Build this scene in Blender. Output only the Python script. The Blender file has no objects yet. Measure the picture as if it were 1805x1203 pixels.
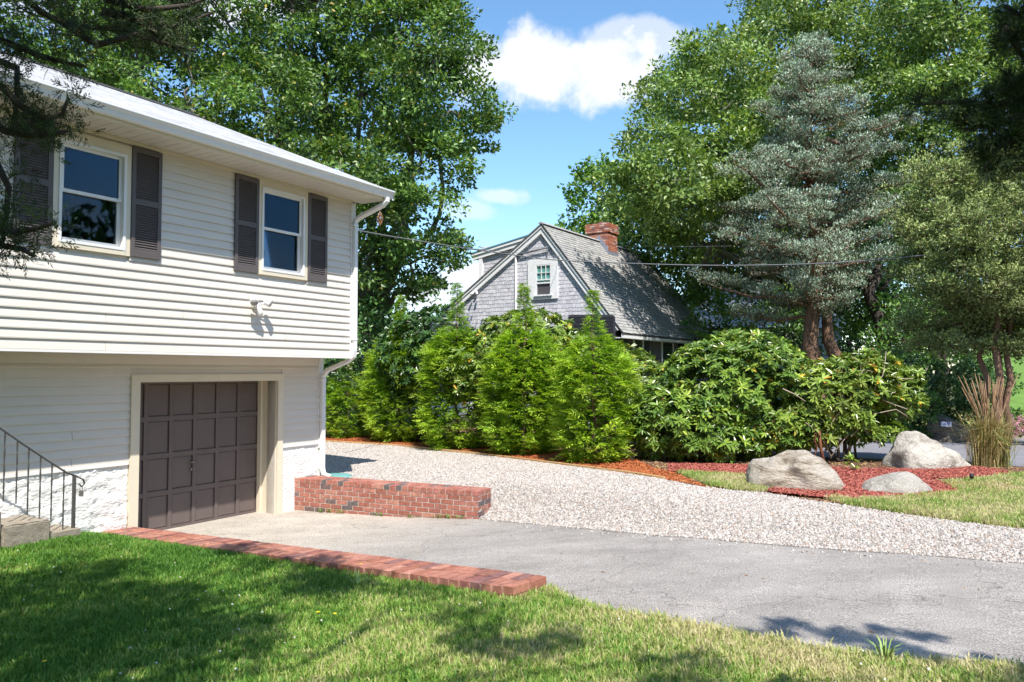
import bpy, bmesh, math, random
import numpy as np
from mathutils import Vector, Matrix
from mathutils.geometry import delaunay_2d_cdt
random.seed(7)
RNG = np.random.default_rng(7)
D = bpy.data
SC = bpy.context.scene
COL = SC.collection

# ------------------------------------------------------------------ camera
FPX = 1350.0
PITCH = math.atan(54.5 / FPX)
EYE = np.array([0.0, 0.0, 2.27])
cd = D.cameras.new('camera'); cam = D.objects.new('camera', cd); COL.objects.link(cam)
cam.location = EYE; cam.rotation_euler = (math.pi / 2 + PITCH, 0, 0)
cd.sensor_width = 36.0; cd.sensor_fit = 'HORIZONTAL'; cd.lens = FPX / 1805 * 36
cd.clip_start = 0.05; cd.clip_end = 3000
cd.dof.use_dof = True; cd.dof.focus_distance = 13.0; cd.dof.aperture_fstop = 6.3
SC.camera = cam

# house frame: A runs along the garage wall away from the camera, N points out of it
TH = math.radians(31.19)
A = np.array([math.sin(TH), math.cos(TH), 0.0]); N = np.array([math.cos(TH), -math.sin(TH), 0.0])
J = np.array([-3.7147, 12.4686, 0.0])

# ------------------------------------------------------------------ sun and sky
TAN = 2.06
TRAVEL = 1.0 * A - 1.0 * N + np.array([0, 0, -TAN])      # direction the light travels
TO_SUN = Vector(-TRAVEL).normalized()
sd = D.lights.new('sun', 'SUN'); sun = D.objects.new('sun', sd); COL.objects.link(sun)
sd.energy = 4.4; sd.angle = math.radians(0.53); sd.color = (1.0, 0.95, 0.87)
sun.rotation_euler = TO_SUN.to_track_quat('Z', 'Y').to_euler(); sun.location = (0, -20, 40)
W = D.worlds.new('World'); SC.world = W; W.use_nodes = True
nt = W.node_tree; nt.nodes.clear()
def nd(t, typ, **kw):
    n = t.nodes.new(typ)
    for k, v in kw.items(): setattr(n, k, v)
    return n
sky = nd(nt, 'ShaderNodeTexSky', sky_type='NISHITA'); sky.sun_disc = False
sky.sun_elevation = math.asin(TO_SUN.z); sky.sun_rotation = math.atan2(TO_SUN.x, TO_SUN.y)
sky.air_density = 1.0; sky.dust_density = 0.35; sky.ozone_density = 2.6; sky.altitude = 0
bg = nd(nt, 'ShaderNodeBackground'); bg.inputs[1].default_value = 0.15
wo = nd(nt, 'ShaderNodeOutputWorld')
tc = nd(nt, 'ShaderNodeTexCoord')
sep = nd(nt, 'ShaderNodeSeparateXYZ'); nt.links.new(tc.outputs['Generated'], sep.inputs[0])
def mth(t, op, a, b=None, c=None, clamp=False):
    n = nd(t, 'ShaderNodeMath', operation=op); n.use_clamp = clamp
    for i, v in enumerate((a, b, c)):
        if v is None: continue
        if isinstance(v, (int, float)): n.inputs[i].default_value = v
        else: t.links.new(v, n.inputs[i])
    return n.outputs[0]
yy = mth(nt, 'MAXIMUM', sep.outputs[1], 0.05)
uu = mth(nt, 'DIVIDE', sep.outputs[0], yy); vv = mth(nt, 'DIVIDE', sep.outputs[2], yy)
nz = nd(nt, 'ShaderNodeTexNoise'); nz.inputs['Scale'].default_value = 11.0; nz.inputs['Detail'].default_value = 9; nz.inputs['Roughness'].default_value = 0.6
nt.links.new(tc.outputs['Generated'], nz.inputs['Vector'])
nzl = nd(nt, 'ShaderNodeTexNoise'); nzl.inputs['Scale'].default_value = 3.2; nzl.inputs['Detail'].default_value = 8; nzl.inputs['Roughness'].default_value = 0.6
nt.links.new(tc.outputs['Generated'], nzl.inputs['Vector'])
def px_uv(x, y):
    u = (x - 902.5) / FPX; v = (601.5 - y) / FPX
    dy = math.cos(PITCH) - v * math.sin(PITCH); dz = math.sin(PITCH) + v * math.cos(PITCH)
    return u / dy, dz / dy
acc = None
CLOUDS = [(955, 125, 190, 66, 0.95), (1120, 70, 110, 30, 0.55), (880, 347, 40, 16, 0.5), (835, 372, 50, 20, 0.4), (765, 522, 55, 24, 0.8), (815, 485, 75, 36, 0.75), (280, 15, 260, 45, 0.8), (-150, 420, 500, 70, 0.8), (2200, 200, 400, 120, 0.8)]
for (cx, cy, rx, ry, den) in CLOUDS:
    u0, v0 = px_uv(cx, cy)
    du = mth(nt, 'DIVIDE', mth(nt, 'SUBTRACT', uu, u0), rx / FPX)
    dv = mth(nt, 'DIVIDE', mth(nt, 'SUBTRACT', vv, v0), ry / FPX)
    r2 = mth(nt, 'ADD', mth(nt, 'MULTIPLY', du, du), mth(nt, 'MULTIPLY', dv, dv))
    r = mth(nt, 'ADD', mth(nt, 'SQRT', r2), mth(nt, 'MULTIPLY', mth(nt, 'SUBTRACT', nz.outputs[0], 0.5), 3.3))
    m = nd(nt, 'ShaderNodeMapRange', interpolation_type='SMOOTHSTEP')
    nt.links.new(r, m.inputs[0]); m.inputs[1].default_value = 1.3; m.inputs[2].default_value = 0.5; m.inputs[3].default_value = 0; m.inputs[4].default_value = den
    acc = m.outputs[0] if acc is None else mth(nt, 'MAXIMUM', acc, m.outputs[0])
# scattered fair-weather clouds over the rest of the sky
sc_ = nd(nt, 'ShaderNodeMapRange', interpolation_type='SMOOTHSTEP'); nt.links.new(nzl.outputs[0], sc_.inputs[0])
sc_.inputs[1].default_value = 0.60; sc_.inputs[2].default_value = 0.72; sc_.inputs[3].default_value = 0; sc_.inputs[4].default_value = 0.7
away = nd(nt, 'ShaderNodeMapRange'); nt.links.new(sep.outputs[1], away.inputs[0])
away.inputs[1].default_value = 0.75; away.inputs[2].default_value = 0.5
acc = mth(nt, 'MAXIMUM', acc, mth(nt, 'MULTIPLY', sc_.outputs[0], away.outputs[0]))
mx = nd(nt, 'ShaderNodeMix', data_type='RGBA')
cshade = nd(nt, 'ShaderNodeMix', data_type='RGBA'); nt.links.new(nz.outputs[0], cshade.inputs[0])
cshade.inputs[6].default_value = (4.0, 4.1, 4.6, 1); cshade.inputs[7].default_value = (5.2, 5.1, 5.1, 1)
nt.links.new(acc, mx.inputs[0]); skh = nd(nt, 'ShaderNodeHueSaturation'); skh.inputs['Saturation'].default_value = 1.12; skh.inputs['Hue'].default_value = .494; nt.links.new(sky.outputs[0], skh.inputs['Color']); nt.links.new(skh.outputs[0], mx.inputs[6]); nt.links.new(cshade.outputs[2], mx.inputs[7])
nt.links.new(mx.outputs[2], bg.inputs[0]); nt.links.new(bg.outputs[0], wo.inputs[0])

# ------------------------------------------------------------------ film and exposure
SC.view_settings.view_transform = 'Standard'; SC.view_settings.look = 'None'
SC.view_settings.exposure = 0.75; SC.view_settings.gamma = 1.0; SC.view_settings.use_curve_mapping = False
SC.cycles.max_bounces = 7; SC.cycles.diffuse_bounces = 4; SC.cycles.glossy_bounces = 3; SC.cycles.transmission_bounces = 4
SC.cycles.transparent_max_bounces = 8; SC.cycles.caustics_reflective = False; SC.cycles.caustics_refractive = False
SC.cycles.use_denoising = True; SC.cycles.sample_clamp_indirect = 6.0

# ------------------------------------------------------------------ measuring helpers (photo measurements -> metres in the place)
def ray(x, y):
    u = (x - 902.5) / FPX; v = (601.5 - y) / FPX
    return np.array([u, math.cos(PITCH) - v * math.sin(PITCH), math.sin(PITCH) + v * math.cos(PITCH)])
def atY(x, y, Y):
    r = ray(x, y); return EYE + r * Y / r[1]
def atz(x, y, z):
    r = ray(x, y); return EYE + r * (z - EYE[2]) / r[2]
def on_plane(x, y, O, n, d=0.0):
    r = ray(x, y); t = ((O - EYE) @ n + d) / (r @ n); return EYE + r * t
def H(s, d, z): return J + A * s + N * d + np.array([0, 0, z])
def sd_of(x, y):
    q = np.array([x - J[0], y - J[1], 0.0]); return q @ A, q @ N
def sstep(a, b, x):
    t = np.clip((x - a) / (b - a), 0, 1); return t * t * (3 - 2 * t)

# ------------------------------------------------------------------ terrain heights
def h_drive(x, y):
    s, d = sd_of(x, y)
    return float(np.interp(d, [-1, 0, 2, 4, 5.5, 7, 9, 12], [0, 0, .05, .165, .30, .43, .52, .56]))
def h_site(x, y): return float(.42 + .15 * sstep(-2.5, 2.5, x) + .25 * sstep(19, 30, y))
def h_lawn(x, y):
    s, d = sd_of(x, y)
    z = float(np.interp(d, [-3, 0, 1, 3, 5, 7, 10, 14], [.13, .13, .185, .30, .40, .475, .58, .62]))
    return z + .17 * float(sstep(-2.8, -3.8, s)) * float(sstep(4, .5, d)) + .012 * math.sin(x * 2.1 + y) * math.cos(y * 1.7)
GB = []   # gravel / drive boundary
def h_gravel(x, y):
    best = 1e9
    for (p, q) in zip(GB[:-1], GB[1:]):
        vx, vy = q[0] - p[0], q[1] - p[1]; L = vx * vx + vy * vy
        t = max(0, min(1, ((x - p[0]) * vx + (y - p[1]) * vy) / L))
        best = min(best, math.hypot(x - p[0] - t * vx, y - p[1] - t * vy))
    w = float(sstep(0, 1.3, best)); return h_drive(x, y) * (1 - w) + h_site(x, y) * w
def back(x, y, hf):
    z = .5
    for _ in range(25):
        P = atz(x, y, z); z = .5 * z + .5 * hf(P[0], P[1])
    return atz(x, y, z)
GB = [(-.47, 11.2)]
for (x, y) in [(900, 921), (1000, 930), (1170, 946), (1300, 956), (1500, 972), (1805, 994), (2300, 1035)]:
    P = back(x, y, h_drive); GB.append((P[0], P[1]))

# ------------------------------------------------------------------ materials
MATS = {}
def mat(name, col, rough=.7, spec=.3, var=None, nscale=8, bump=0, bscale=60, metal=0, detail=5, obj_rand=0.0, coord='Object', col2=None, stretch=None):
    if name in MATS: return MATS[name]
    m = D.materials.new(name); m.use_nodes = True; t = m.node_tree
    b = t.nodes['Principled BSDF']
    b.inputs['Roughness'].default_value = rough; b.inputs['Specular IOR Level'].default_value = spec; b.inputs['Metallic'].default_value = metal
    tcn = nd(t, 'ShaderNodeTexCoord'); vec = tcn.outputs[coord] if coord != 'World' else nd(t, 'ShaderNodeNewGeometry').outputs['Position']
    if stretch:
        mp = nd(t, 'ShaderNodeMapping'); mp.inputs['Scale'].default_value = stretch; t.links.new(vec, mp.inputs[0]); vec = mp.outputs[0]
    c2 = col2 if col2 else tuple(c * (1 - (var if var is not None else .15)) for c in col)
    n1 = nd(t, 'ShaderNodeTexNoise'); n1.inputs['Scale'].default_value = nscale; n1.inputs['Detail'].default_value = detail; n1.inputs['Roughness'].default_value = .65
    t.links.new(vec, n1.inputs['Vector'])
    rmp = nd(t, 'ShaderNodeMapRange'); t.links.new(n1.outputs[0], rmp.inputs[0]); rmp.inputs[1].default_value = .3; rmp.inputs[2].default_value = .7
    mxn = nd(t, 'ShaderNodeMix', data_type='RGBA'); t.links.new(rmp.outputs[0], mxn.inputs[0])
    mxn.inputs[6].default_value = (*c2, 1); mxn.inputs[7].default_value = (*col, 1)
    out = mxn.outputs[2]
    if obj_rand:
        oi = nd(t, 'ShaderNodeObjectInfo'); hs = nd(t, 'ShaderNodeHueSaturation')
        mr = nd(t, 'ShaderNodeMapRange'); t.links.new(oi.outputs['Random'], mr.inputs[0]); mr.inputs[3].default_value = 1 - obj_rand; mr.inputs[4].default_value = 1 + obj_rand
        t.links.new(mr.outputs[0], hs.inputs['Value']); t.links.new(out, hs.inputs['Color']); out = hs.outputs[0]
    t.links.new(out, b.inputs['Base Color'])
    if bump:
        n2 = nd(t, 'ShaderNodeTexNoise'); n2.inputs['Scale'].default_value = bscale; n2.inputs['Detail'].default_value = 6
        t.links.new(vec, n2.inputs['Vector'])
        bp = nd(t, 'ShaderNodeBump'); bp.inputs['Strength'].default_value = bump; bp.inputs['Distance'].default_value = .02
        t.links.new(n2.outputs[0], bp.inputs['Height']); t.links.new(bp.outputs[0], b.inputs['Normal'])
    MATS[name] = m; return m
def ramp_rand(name, cols, rough=.8, nscale=30, amt=.25, bump=.3, bscale=90, source='Random', spec=.25):
    """colour picked per object / instance / face-attribute from a list"""
    m = D.materials.new(name); m.use_nodes = True; t = m.node_tree; b = t.nodes['Principled BSDF']
    b.inputs['Roughness'].default_value = rough; b.inputs['Specular IOR Level'].default_value = spec
    if source == 'Random': src = nd(t, 'ShaderNodeObjectInfo').outputs['Random']
    else: src = nd(t, 'ShaderNodeAttribute', attribute_name=source).outputs['Fac']
    cr = nd(t, 'ShaderNodeValToRGB'); cr.color_ramp.interpolation = 'CONSTANT'
    el = cr.color_ramp.elements
    while len(el) < len(cols): el.new(.5)
    for i, c in enumerate(cols): el[i].position = i / len(cols); el[i].color = (*c, 1)
    t.links.new(src, cr.inputs[0])
    tcn = nd(t, 'ShaderNodeNewGeometry'); n1 = nd(t, 'ShaderNodeTexNoise'); n1.inputs['Scale'].default_value = nscale; n1.inputs['Detail'].default_value = 6
    t.links.new(tcn.outputs['Position'], n1.inputs['Vector'])
    mr = nd(t, 'ShaderNodeMapRange'); t.links.new(n1.outputs[0], mr.inputs[0]); mr.inputs[1].default_value = .25; mr.inputs[2].default_value = .75; mr.inputs[3].default_value = 1 - amt; mr.inputs[4].default_value = 1 + amt
    hs = nd(t, 'ShaderNodeHueSaturation'); t.links.new(cr.outputs[0], hs.inputs['Color']); t.links.new(mr.outputs[0], hs.inputs['Value'])
    t.links.new(hs.outputs[0], b.inputs['Base Color'])
    n2 = nd(t, 'ShaderNodeTexNoise'); n2.inputs['Scale'].default_value = bscale; t.links.new(tcn.outputs['Position'], n2.inputs['Vector'])
    bp = nd(t, 'ShaderNodeBump'); bp.inputs['Strength'].default_value = bump; bp.inputs['Distance'].default_value = .006
    t.links.new(n2.outputs[0], bp.inputs['Height']); t.links.new(bp.outputs[0], b.inputs['Normal'])
    MATS[name] = m; return m
def leaf_mat(name, cols, transl=.3, rough=.42, spec=.5, tint=(1.3, 1.25, .5), vamt=.35):
    """foliage: colour from the per-leaf attribute 'v', brightness from the per-clump attribute 'w'"""
    m = D.materials.new(name); m.use_nodes = True; t = m.node_tree; b = t.nodes['Principled BSDF']
    b.inputs['Roughness'].default_value = rough; b.inputs['Specular IOR Level'].default_value = spec
    a1 = nd(t, 'ShaderNodeAttribute', attribute_name='v'); a2 = nd(t, 'ShaderNodeAttribute', attribute_name='w')
    cr = nd(t, 'ShaderNodeValToRGB'); el = cr.color_ramp.elements
    while len(el) < len(cols): el.new(.5)
    for i, (p, c) in enumerate(cols): el[i].position = p; el[i].color = (*c, 1)
    t.links.new(a1.outputs['Fac'], cr.inputs[0])
    mr = nd(t, 'ShaderNodeMapRange'); t.links.new(a2.outputs['Fac'], mr.inputs[0]); mr.inputs[3].default_value = 1 - vamt; mr.inputs[4].default_value = 1 + vamt
    hs = nd(t, 'ShaderNodeHueSaturation'); t.links.new(cr.outputs[0], hs.inputs['Color']); t.links.new(mr.outputs[0], hs.inputs['Value'])
    t.links.new(hs.outputs[0], b.inputs['Base Color'])
    tr = nd(t, 'ShaderNodeBsdfTranslucent')
    mt_ = nd(t, 'ShaderNodeMix', data_type='RGBA', blend_type='MULTIPLY'); mt_.inputs[0].default_value = 1
    t.links.new(hs.outputs[0], mt_.inputs[6]); mt_.inputs[7].default_value = (*tint, 1); t.links.new(mt_.outputs[2], tr.inputs[0])
    ms = nd(t, 'ShaderNodeMixShader'); ms.inputs[0].default_value = transl
    t.links.new(b.outputs[0], ms.inputs[1]); t.links.new(tr.outputs[0], ms.inputs[2])
    t.links.new(ms.outputs[0], t.nodes['Material Output'].inputs[0])
    MATS[name] = m; return m

# ------------------------------------------------------------------ mesh building
def props(o, label=None, cat=None, group=None, kind=None):
    if label: o['label'] = label
    if cat: o['category'] = cat
    if group: o['group'] = group
    if kind: o['kind'] = kind
    return o
def thing(name, loc, label, cat, group=None):
    o = D.objects.new(name, None); COL.objects.link(o); o.location = loc; o.empty_display_size = .2
    return props(o, label, cat, group)
def wloc(o):
    v = np.zeros(3)
    while o is not None: v = v + np.array(o.location); o = o.parent
    return v
class MB:
    def __init__(s): s.v = []; s.f = []; s.sm = []
    def add(s, V, F, smooth=False):
        o = len(s.v); s.v.extend([tuple(map(float, p)) for p in V]); s.f.extend([tuple(i + o for i in f) for f in F]); s.sm.extend([smooth] * len(F)); return s
    def hexa(s, P):   # 8 corners: bottom ccw 0-3, top 4-7
        return s.add(P, [(3, 2, 1, 0), (4, 5, 6, 7), (0, 1, 5, 4), (1, 2, 6, 5), (2, 3, 7, 6), (3, 0, 4, 7)])
    def hb(s, s0, s1, d0, d1, z0, z1):     # box in house frame
        return s.hexa([H(s0, d0, z0), H(s0, d1, z0), H(s1, d1, z0), H(s1, d0, z0), H(s0, d0, z1), H(s0, d1, z1), H(s1, d1, z1), H(s1, d0, z1)])
    def fb(s, O, u, v, w, u0, u1, v0, v1, w0, w1):   # box in an arbitrary frame (u,v,w right handed)
        P = [O + u * a + v * b + w * c for c in (w0, w1) for (a, b) in ((u0, v0), (u1, v0), (u1, v1), (u0, v1))]
        return s.hexa(P)
    def prism(s, poly, off):
        n = len(poly); P = [np.array(p) for p in poly] + [np.array(p) + off for p in poly]
        F = [tuple(range(n)), tuple(range(2 * n - 1, n - 1, -1))] + [(i, i + n, (i + 1) % n + n, (i + 1) % n) for i in range(n)]
        return s.add(P, F)
    def tube(s, pts, rad, sides=8, cap=True, sq=None):
        pts = [np.array(p, float) for p in pts]; n = len(pts)
        if not hasattr(rad, '__len__'): rad = [rad] * n
        V = []; up = None
        for i, p in enumerate(pts):
            t = pts[min(i + 1, n - 1)] - pts[max(i - 1, 0)]; t = t / (np.linalg.norm(t) + 1e-9)
            if up is None:
                up = np.array([0, 0, 1.0]) if abs(t[2]) < .9 else np.array([1.0, 0, 0])
                if sq is not None: up = np.array(sq[2], float)
            a = np.cross(t, up); a /= np.linalg.norm(a) + 1e-9; b = np.cross(a, t); up = b
            for k in range(sides):
                if sq is not None:
                    cx, cy = [(1, 1), (-1, 1), (-1, -1), (1, -1)][k]; V.append(p + a * cx * sq[0] / 2 + b * cy * sq[1] / 2)
                else:
                    an = 2 * math.pi * k / sides; V.append(p + (a * math.cos(an) + b * math.sin(an)) * rad[i])
        F = [(i * sides + k, i * sides + (k + 1) % sides, (i + 1) * sides + (k + 1) % sides, (i + 1) * sides + k) for i in range(n - 1) for k in range(sides)]
        if cap: F += [tuple(range(sides - 1, -1, -1)), tuple(range((n - 1) * sides, n * sides))]
        return s.add(V, F, smooth=sq is None)
    def build(s, name, m, parent=None, **kw):
        off = wloc(parent) if parent is not None else np.zeros(3)
        me = D.meshes.new(name); me.from_pydata([tuple(np.array(p) - off) for p in s.v], [], s.f)
        me.polygons.foreach_set('use_smooth', s.sm)
        bm = bmesh.new(); bm.from_mesh(me); bmesh.ops.recalc_face_normals(bm, faces=bm.faces); bm.to_mesh(me); bm.free()
        if m: me.materials.append(m)
        o = D.objects.new(name, me); COL.objects.link(o)
        if parent is not None: o.parent = parent
        return props(o, **kw)
def piece(name, me, loc, rot, scl, parent, **kw):
    o = D.objects.new(name, me); COL.objects.link(o); o.parent = parent
    o.location = Vector(np.array(loc) - wloc(parent)); o.rotation_euler = rot; o.scale = scl
    return props(o, **kw)
def unit_brick(name, m, bev=.05, seed=0):
    bm = bmesh.new(); bmesh.ops.create_cube(bm, size=1)
    bmesh.ops.bevel(bm, geom=bm.edges[:], offset=bev, segments=1, affect='EDGES')
    r = random.Random(seed)
    for v in bm.verts: v.co += Vector((r.uniform(-.008, .008), r.uniform(-.012, .012), r.uniform(-.02, .02)))
    me = D.meshes.new(name); bm.to_mesh(me); bm.free(); me.materials.append(m); return me
def np_mesh(name, V, F, m, parent=None, attrs=None, smooth=False, link=True, **kw):
    """V (n,3) array, F (m,k) int array, fast path"""
    off = wloc(parent) if parent is not None else np.zeros(3)
    me = D.meshes.new(name); V = np.asarray(V, np.float32) - off.astype(np.float32)
    me.vertices.add(len(V)); me.vertices.foreach_set('co', V.ravel())
    k = F.shape[1]; me.loops.add(F.size); me.loops.foreach_set('vertex_index', F.ravel().astype(np.int32))
    me.polygons.add(len(F)); me.polygons.foreach_set('loop_start', np.arange(0, F.size, k, dtype=np.int32))
    try: me.polygons.foreach_set('loop_total', np.full(len(F), k, np.int32))
    except Exception: pass
    me.update(calc_edges=True)
    me.polygons.foreach_set('use_smooth', np.full(len(F), bool(smooth)))
    for nm, arr in (attrs or {}).items():
        at = me.attributes.new(nm, 'FLOAT', 'POINT'); at.data.foreach_set('value', np.asarray(arr, np.float32))
    if m: me.materials.append(m)
    if not link: return me
    o = D.objects.new(name, me); COL.objects.link(o)
    if parent is not None: o.parent = parent
    return props(o, **kw)

# ------------------------------------------------------------------ region sheets
def region(name, poly, hf, m, dz=0.0, step=.3, jitter=0.0, **kw):
    P = [Vector((p[0], p[1])) for p in poly]
    dense = []
    for i in range(len(P)):
        a, b = P[i], P[(i + 1) % len(P)]; n = max(1, int((b - a).length / step))
        for k in range(n): dense.append(a.lerp(b, k / n))
    nb = len(dense)
    xs = [p.x for p in P]; ys = [p.y for p in P]
    def inside(x, y):
        c = False; j = len(dense) - 1
        for i in range(len(dense)):
            if (dense[i].y > y) != (dense[j].y > y) and x < (dense[j].x - dense[i].x) * (y - dense[i].y) / (dense[j].y - dense[i].y) + dense[i].x: c = not c
            j = i
        return c
    pts = list(dense); x = min(xs)
    while x < max(xs):
        y = min(ys)
        while y < max(ys):
            if inside(x, y): pts.append(Vector((x, y)))
            y += step
        x += step
    v, e, f, *_ = delaunay_2d_cdt(pts, [(i, (i + 1) % nb) for i in range(nb)], [list(range(nb))], 1, 1e-5)
    me = D.meshes.new(name)
    me.from_pydata([(p.x, p.y, hf(p.x, p.y) + dz + (random.uniform(-1, 1) * jitter if jitter else 0)) for p in v], [], [tuple(q) for q in f])
    me.polygons.foreach_set('use_smooth', [True] * len(me.polygons))
    bm = bmesh.new(); bm.from_mesh(me); bmesh.ops.recalc_face_normals(bm, faces=bm.faces)
    if bm.faces and sum(fc.normal.z for fc in bm.faces) < 0: bmesh.ops.reverse_faces(bm, faces=bm.faces)
    bm.to_mesh(me); bm.free()
    if m: me.materials.append(m)
    o = D.objects.new(name, me); COL.objects.link(o)
    return props(o, **kw)
def scatter(name, src, protos, density, smin, smax, seed=1, tilt=.3, upright=True, full_rot=False, zoff=0.0, label=None, mask=None):
    """stuff: many small pieces spread over the surface of mesh src (geometry nodes, mesh instances)"""
    o = D.objects.new(name, src.data.copy()); COL.objects.link(o); props(o, label=label, kind='stuff'); o.data.materials.clear()
    g = D.node_groups.new(name, 'GeometryNodeTree')
    g.interface.new_socket('Geometry', in_out='INPUT', socket_type='NodeSocketGeometry'); g.interface.new_socket('Geometry', in_out='OUTPUT', socket_type='NodeSocketGeometry')
    gi = nd(g, 'NodeGroupInput'); go = nd(g, 'NodeGroupOutput')
    dp = nd(g, 'GeometryNodeDistributePointsOnFaces'); dp.inputs['Density'].default_value = density; dp.inputs['Seed'].default_value = seed
    g.links.new(gi.outputs[0], dp.inputs['Mesh'])
    if mask:
        pos = nd(g, 'GeometryNodeInputPosition'); nn = nd(g, 'ShaderNodeTexNoise'); nn.inputs['Scale'].default_value = mask[0]; g.links.new(pos.outputs[0], nn.inputs['Vector'])
        mr = nd(g, 'ShaderNodeMapRange'); g.links.new(nn.outputs[0], mr.inputs[0]); mr.inputs[1].default_value = mask[1]; mr.inputs[2].default_value = mask[2]; mr.inputs[3].default_value = density * mask[3]; mr.inputs[4].default_value = density
        g.links.new(mr.outputs[0], dp.inputs['Density'])
    jn = nd(g, 'GeometryNodeJoinGeometry')
    for p in protos:
        po = D.objects.new(name + '_shape', p); oi = nd(g, 'GeometryNodeObjectInfo'); oi.inputs['Object'].default_value = po; oi.inputs['As Instance'].default_value = False
        gt = nd(g, 'GeometryNodeGeometryToInstance'); g.links.new(oi.outputs['Geometry'], gt.inputs[0]); g.links.new(gt.outputs[0], jn.inputs[0])
    ip = nd(g, 'GeometryNodeInstanceOnPoints'); g.links.new(dp.outputs['Points'], ip.inputs['Points']); g.links.new(jn.outputs[0], ip.inputs['Instance'])
    ip.inputs['Pick Instance'].default_value = True
    rv = nd(g, 'FunctionNodeRandomValue', data_type='FLOAT_VECTOR'); t = math.pi if full_rot else tilt
    rv.inputs[0].default_value = (-t, -t, -math.pi); rv.inputs[1].default_value = (t, t, math.pi)
    g.links.new(rv.outputs[0], ip.inputs['Rotation'])
    rs = nd(g, 'FunctionNodeRandomValue', data_type='FLOAT'); rs.inputs[2].default_value = smin; rs.inputs[3].default_value = smax
    g.links.new(rs.outputs[1], ip.inputs['Scale'])
    g.links.new(ip.outputs[0], go.inputs[0])
    md = o.modifiers.new('scatter', 'NODES'); md.node_group = g
    return o

# ------------------------------------------------------------------ foliage
def unit(v): return v / (np.linalg.norm(v, axis=-1, keepdims=True) + 1e-9)
def rdir(rng, n): return unit(rng.normal(size=(n, 3)))
def leaves(pos, dr, nrm, L, Wd, fold=.12, mid=.45):
    """one folded four-sided leaf per row: base, side, tip, side"""
    b = unit(np.cross(dr, nrm)); nn = np.cross(b, dr); n = len(pos)
    L = np.broadcast_to(L, (n,))[:, None]; Wd = np.broadcast_to(Wd, (n,))[:, None]
    V = np.empty((n, 4, 3)); V[:, 0] = pos; V[:, 1] = pos + dr * L * mid + b * Wd * .5 + nn * L * fold
    V[:, 2] = pos + dr * L; V[:, 3] = pos + dr * L * mid - b * Wd * .5 + nn * L * fold
    return V.reshape(-1, 3), np.arange(n * 4).reshape(-1, 4)
def leaves6(pos, dr, nrm, L, Wd, fold=.12, curl=.1):
    """elliptical leaf: two quads meeting at the midrib, tip bent down"""
    b = unit(np.cross(dr, nrm)); nn = np.cross(b, dr); n = len(pos)
    L = np.broadcast_to(L, (n,))[:, None]; Wd = np.broadcast_to(Wd, (n,))[:, None]
    V = np.empty((n, 6, 3)); V[:, 0] = pos; V[:, 3] = pos + dr * L - nn * L * curl
    for i, t, s in ((1, .32, .47), (2, .72, .44), (4, .72, -.44), (5, .32, -.47)): V[:, i] = pos + dr * L * t + b * Wd * s + nn * L * (fold * .6 - curl * t * t)
    F = (np.arange(n)[:, None, None] * 6 + np.array([[0, 1, 2, 3], [0, 3, 4, 5]])[None]).reshape(-1, 4)
    return V, F
def blob_clumps(rng, blobs, per_m2, rough=.12, zmin=-.75, inner=.0, hole=None):
    """points on the lumpy skin of overlapping ellipsoids: (centre, outward direction)"""
    C = []; O = []
    B = [(np.array(c, float), np.array(r, float)) for c, r in blobs]
    for i, (c, r) in enumerate(B):
        area = 4 * math.pi * ((r[0] * r[1]) ** 1.6 / 3 + (r[0] * r[2]) ** 1.6 / 3 + (r[1] * r[2]) ** 1.6 / 3) ** (1 / 1.6)
        n = max(4, int(area * per_m2)); d = rdir(rng, n); d = d[d[:, 2] > zmin]
        k = 1 + rough * rng.normal(size=len(d)); k = np.where(rng.random(len(d)) < inner, rng.uniform(.35, .85, len(d)), k)
        p = c + d * r * k[:, None]
        keep = np.ones(len(p), bool)
        for j, (c2, r2) in enumerate(B):
            if j != i: keep &= (np.linalg.norm((p - c2) / r2, axis=1) > .82) | (k < .9) & (rng.random(len(p)) < .3)
        C.append(p[keep]); O.append(unit(d[keep] * (1 / r)))
    C = np.concatenate(C); O = np.concatenate(O)
    if hole is not None:
        sc, th = hole; f = np.sin(C[:, 0] * sc + 1.3) * np.sin(C[:, 1] * sc * 1.1 + 2.1) + np.sin(C[:, 2] * sc * 1.3 + C[:, 0] * .7) * .8
        k = f > th; C, O = C[k], O[k]
    return C, O
def broadleaf(rng, C, O, n_per, cr, L, Wd, up=.5, droop=0.0, flat=.65):
    n = len(C); m = n * n_per
    cc = np.repeat(C, n_per, 0); oo = np.repeat(O, n_per, 0)
    r = np.repeat(cr * rng.uniform(.6, 1.35, n), n_per)
    d = unit(rng.normal(size=(m, 3)) + oo * .55); rr = r * rng.random(m) ** .45
    pos = cc + d * rr[:, None] * np.array([1, 1, flat])
    dr = unit(d + rng.normal(size=(m, 3)) * .7 + np.array([0, 0, -droop]))
    nr = unit(oo * .6 + np.array([0, 0, up]) + rng.normal(size=(m, 3)) * .55)
    l = L * rng.uniform(.65, 1.3, m); V, F = leaves(pos, dr, nr, l, Wd * l / L)
    v = np.repeat(rng.random(m), 4); w = np.repeat(np.repeat(rng.random(n), n_per), 4)
    return V, F, v, w
def branch(mb, p0, p1, r0, r1, rng, n=6, wob=.08, sides=6, sag=0):
    p0, p1 = np.array(p0, float), np.array(p1, float); L = np.linalg.norm(p1 - p0); pts = []
    for i in range(n + 1):
        t = i / n; p = p0 + (p1 - p0) * t
        if 0 < i < n: p = p + rng.normal(size=3) * L * wob * .5
        p[2] += sag * L * math.sin(math.pi * t); pts.append(p)
    mb.tube(pts, [r0 + (r1 - r0) * i / n for i in range(n + 1)], sides); return pts

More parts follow.
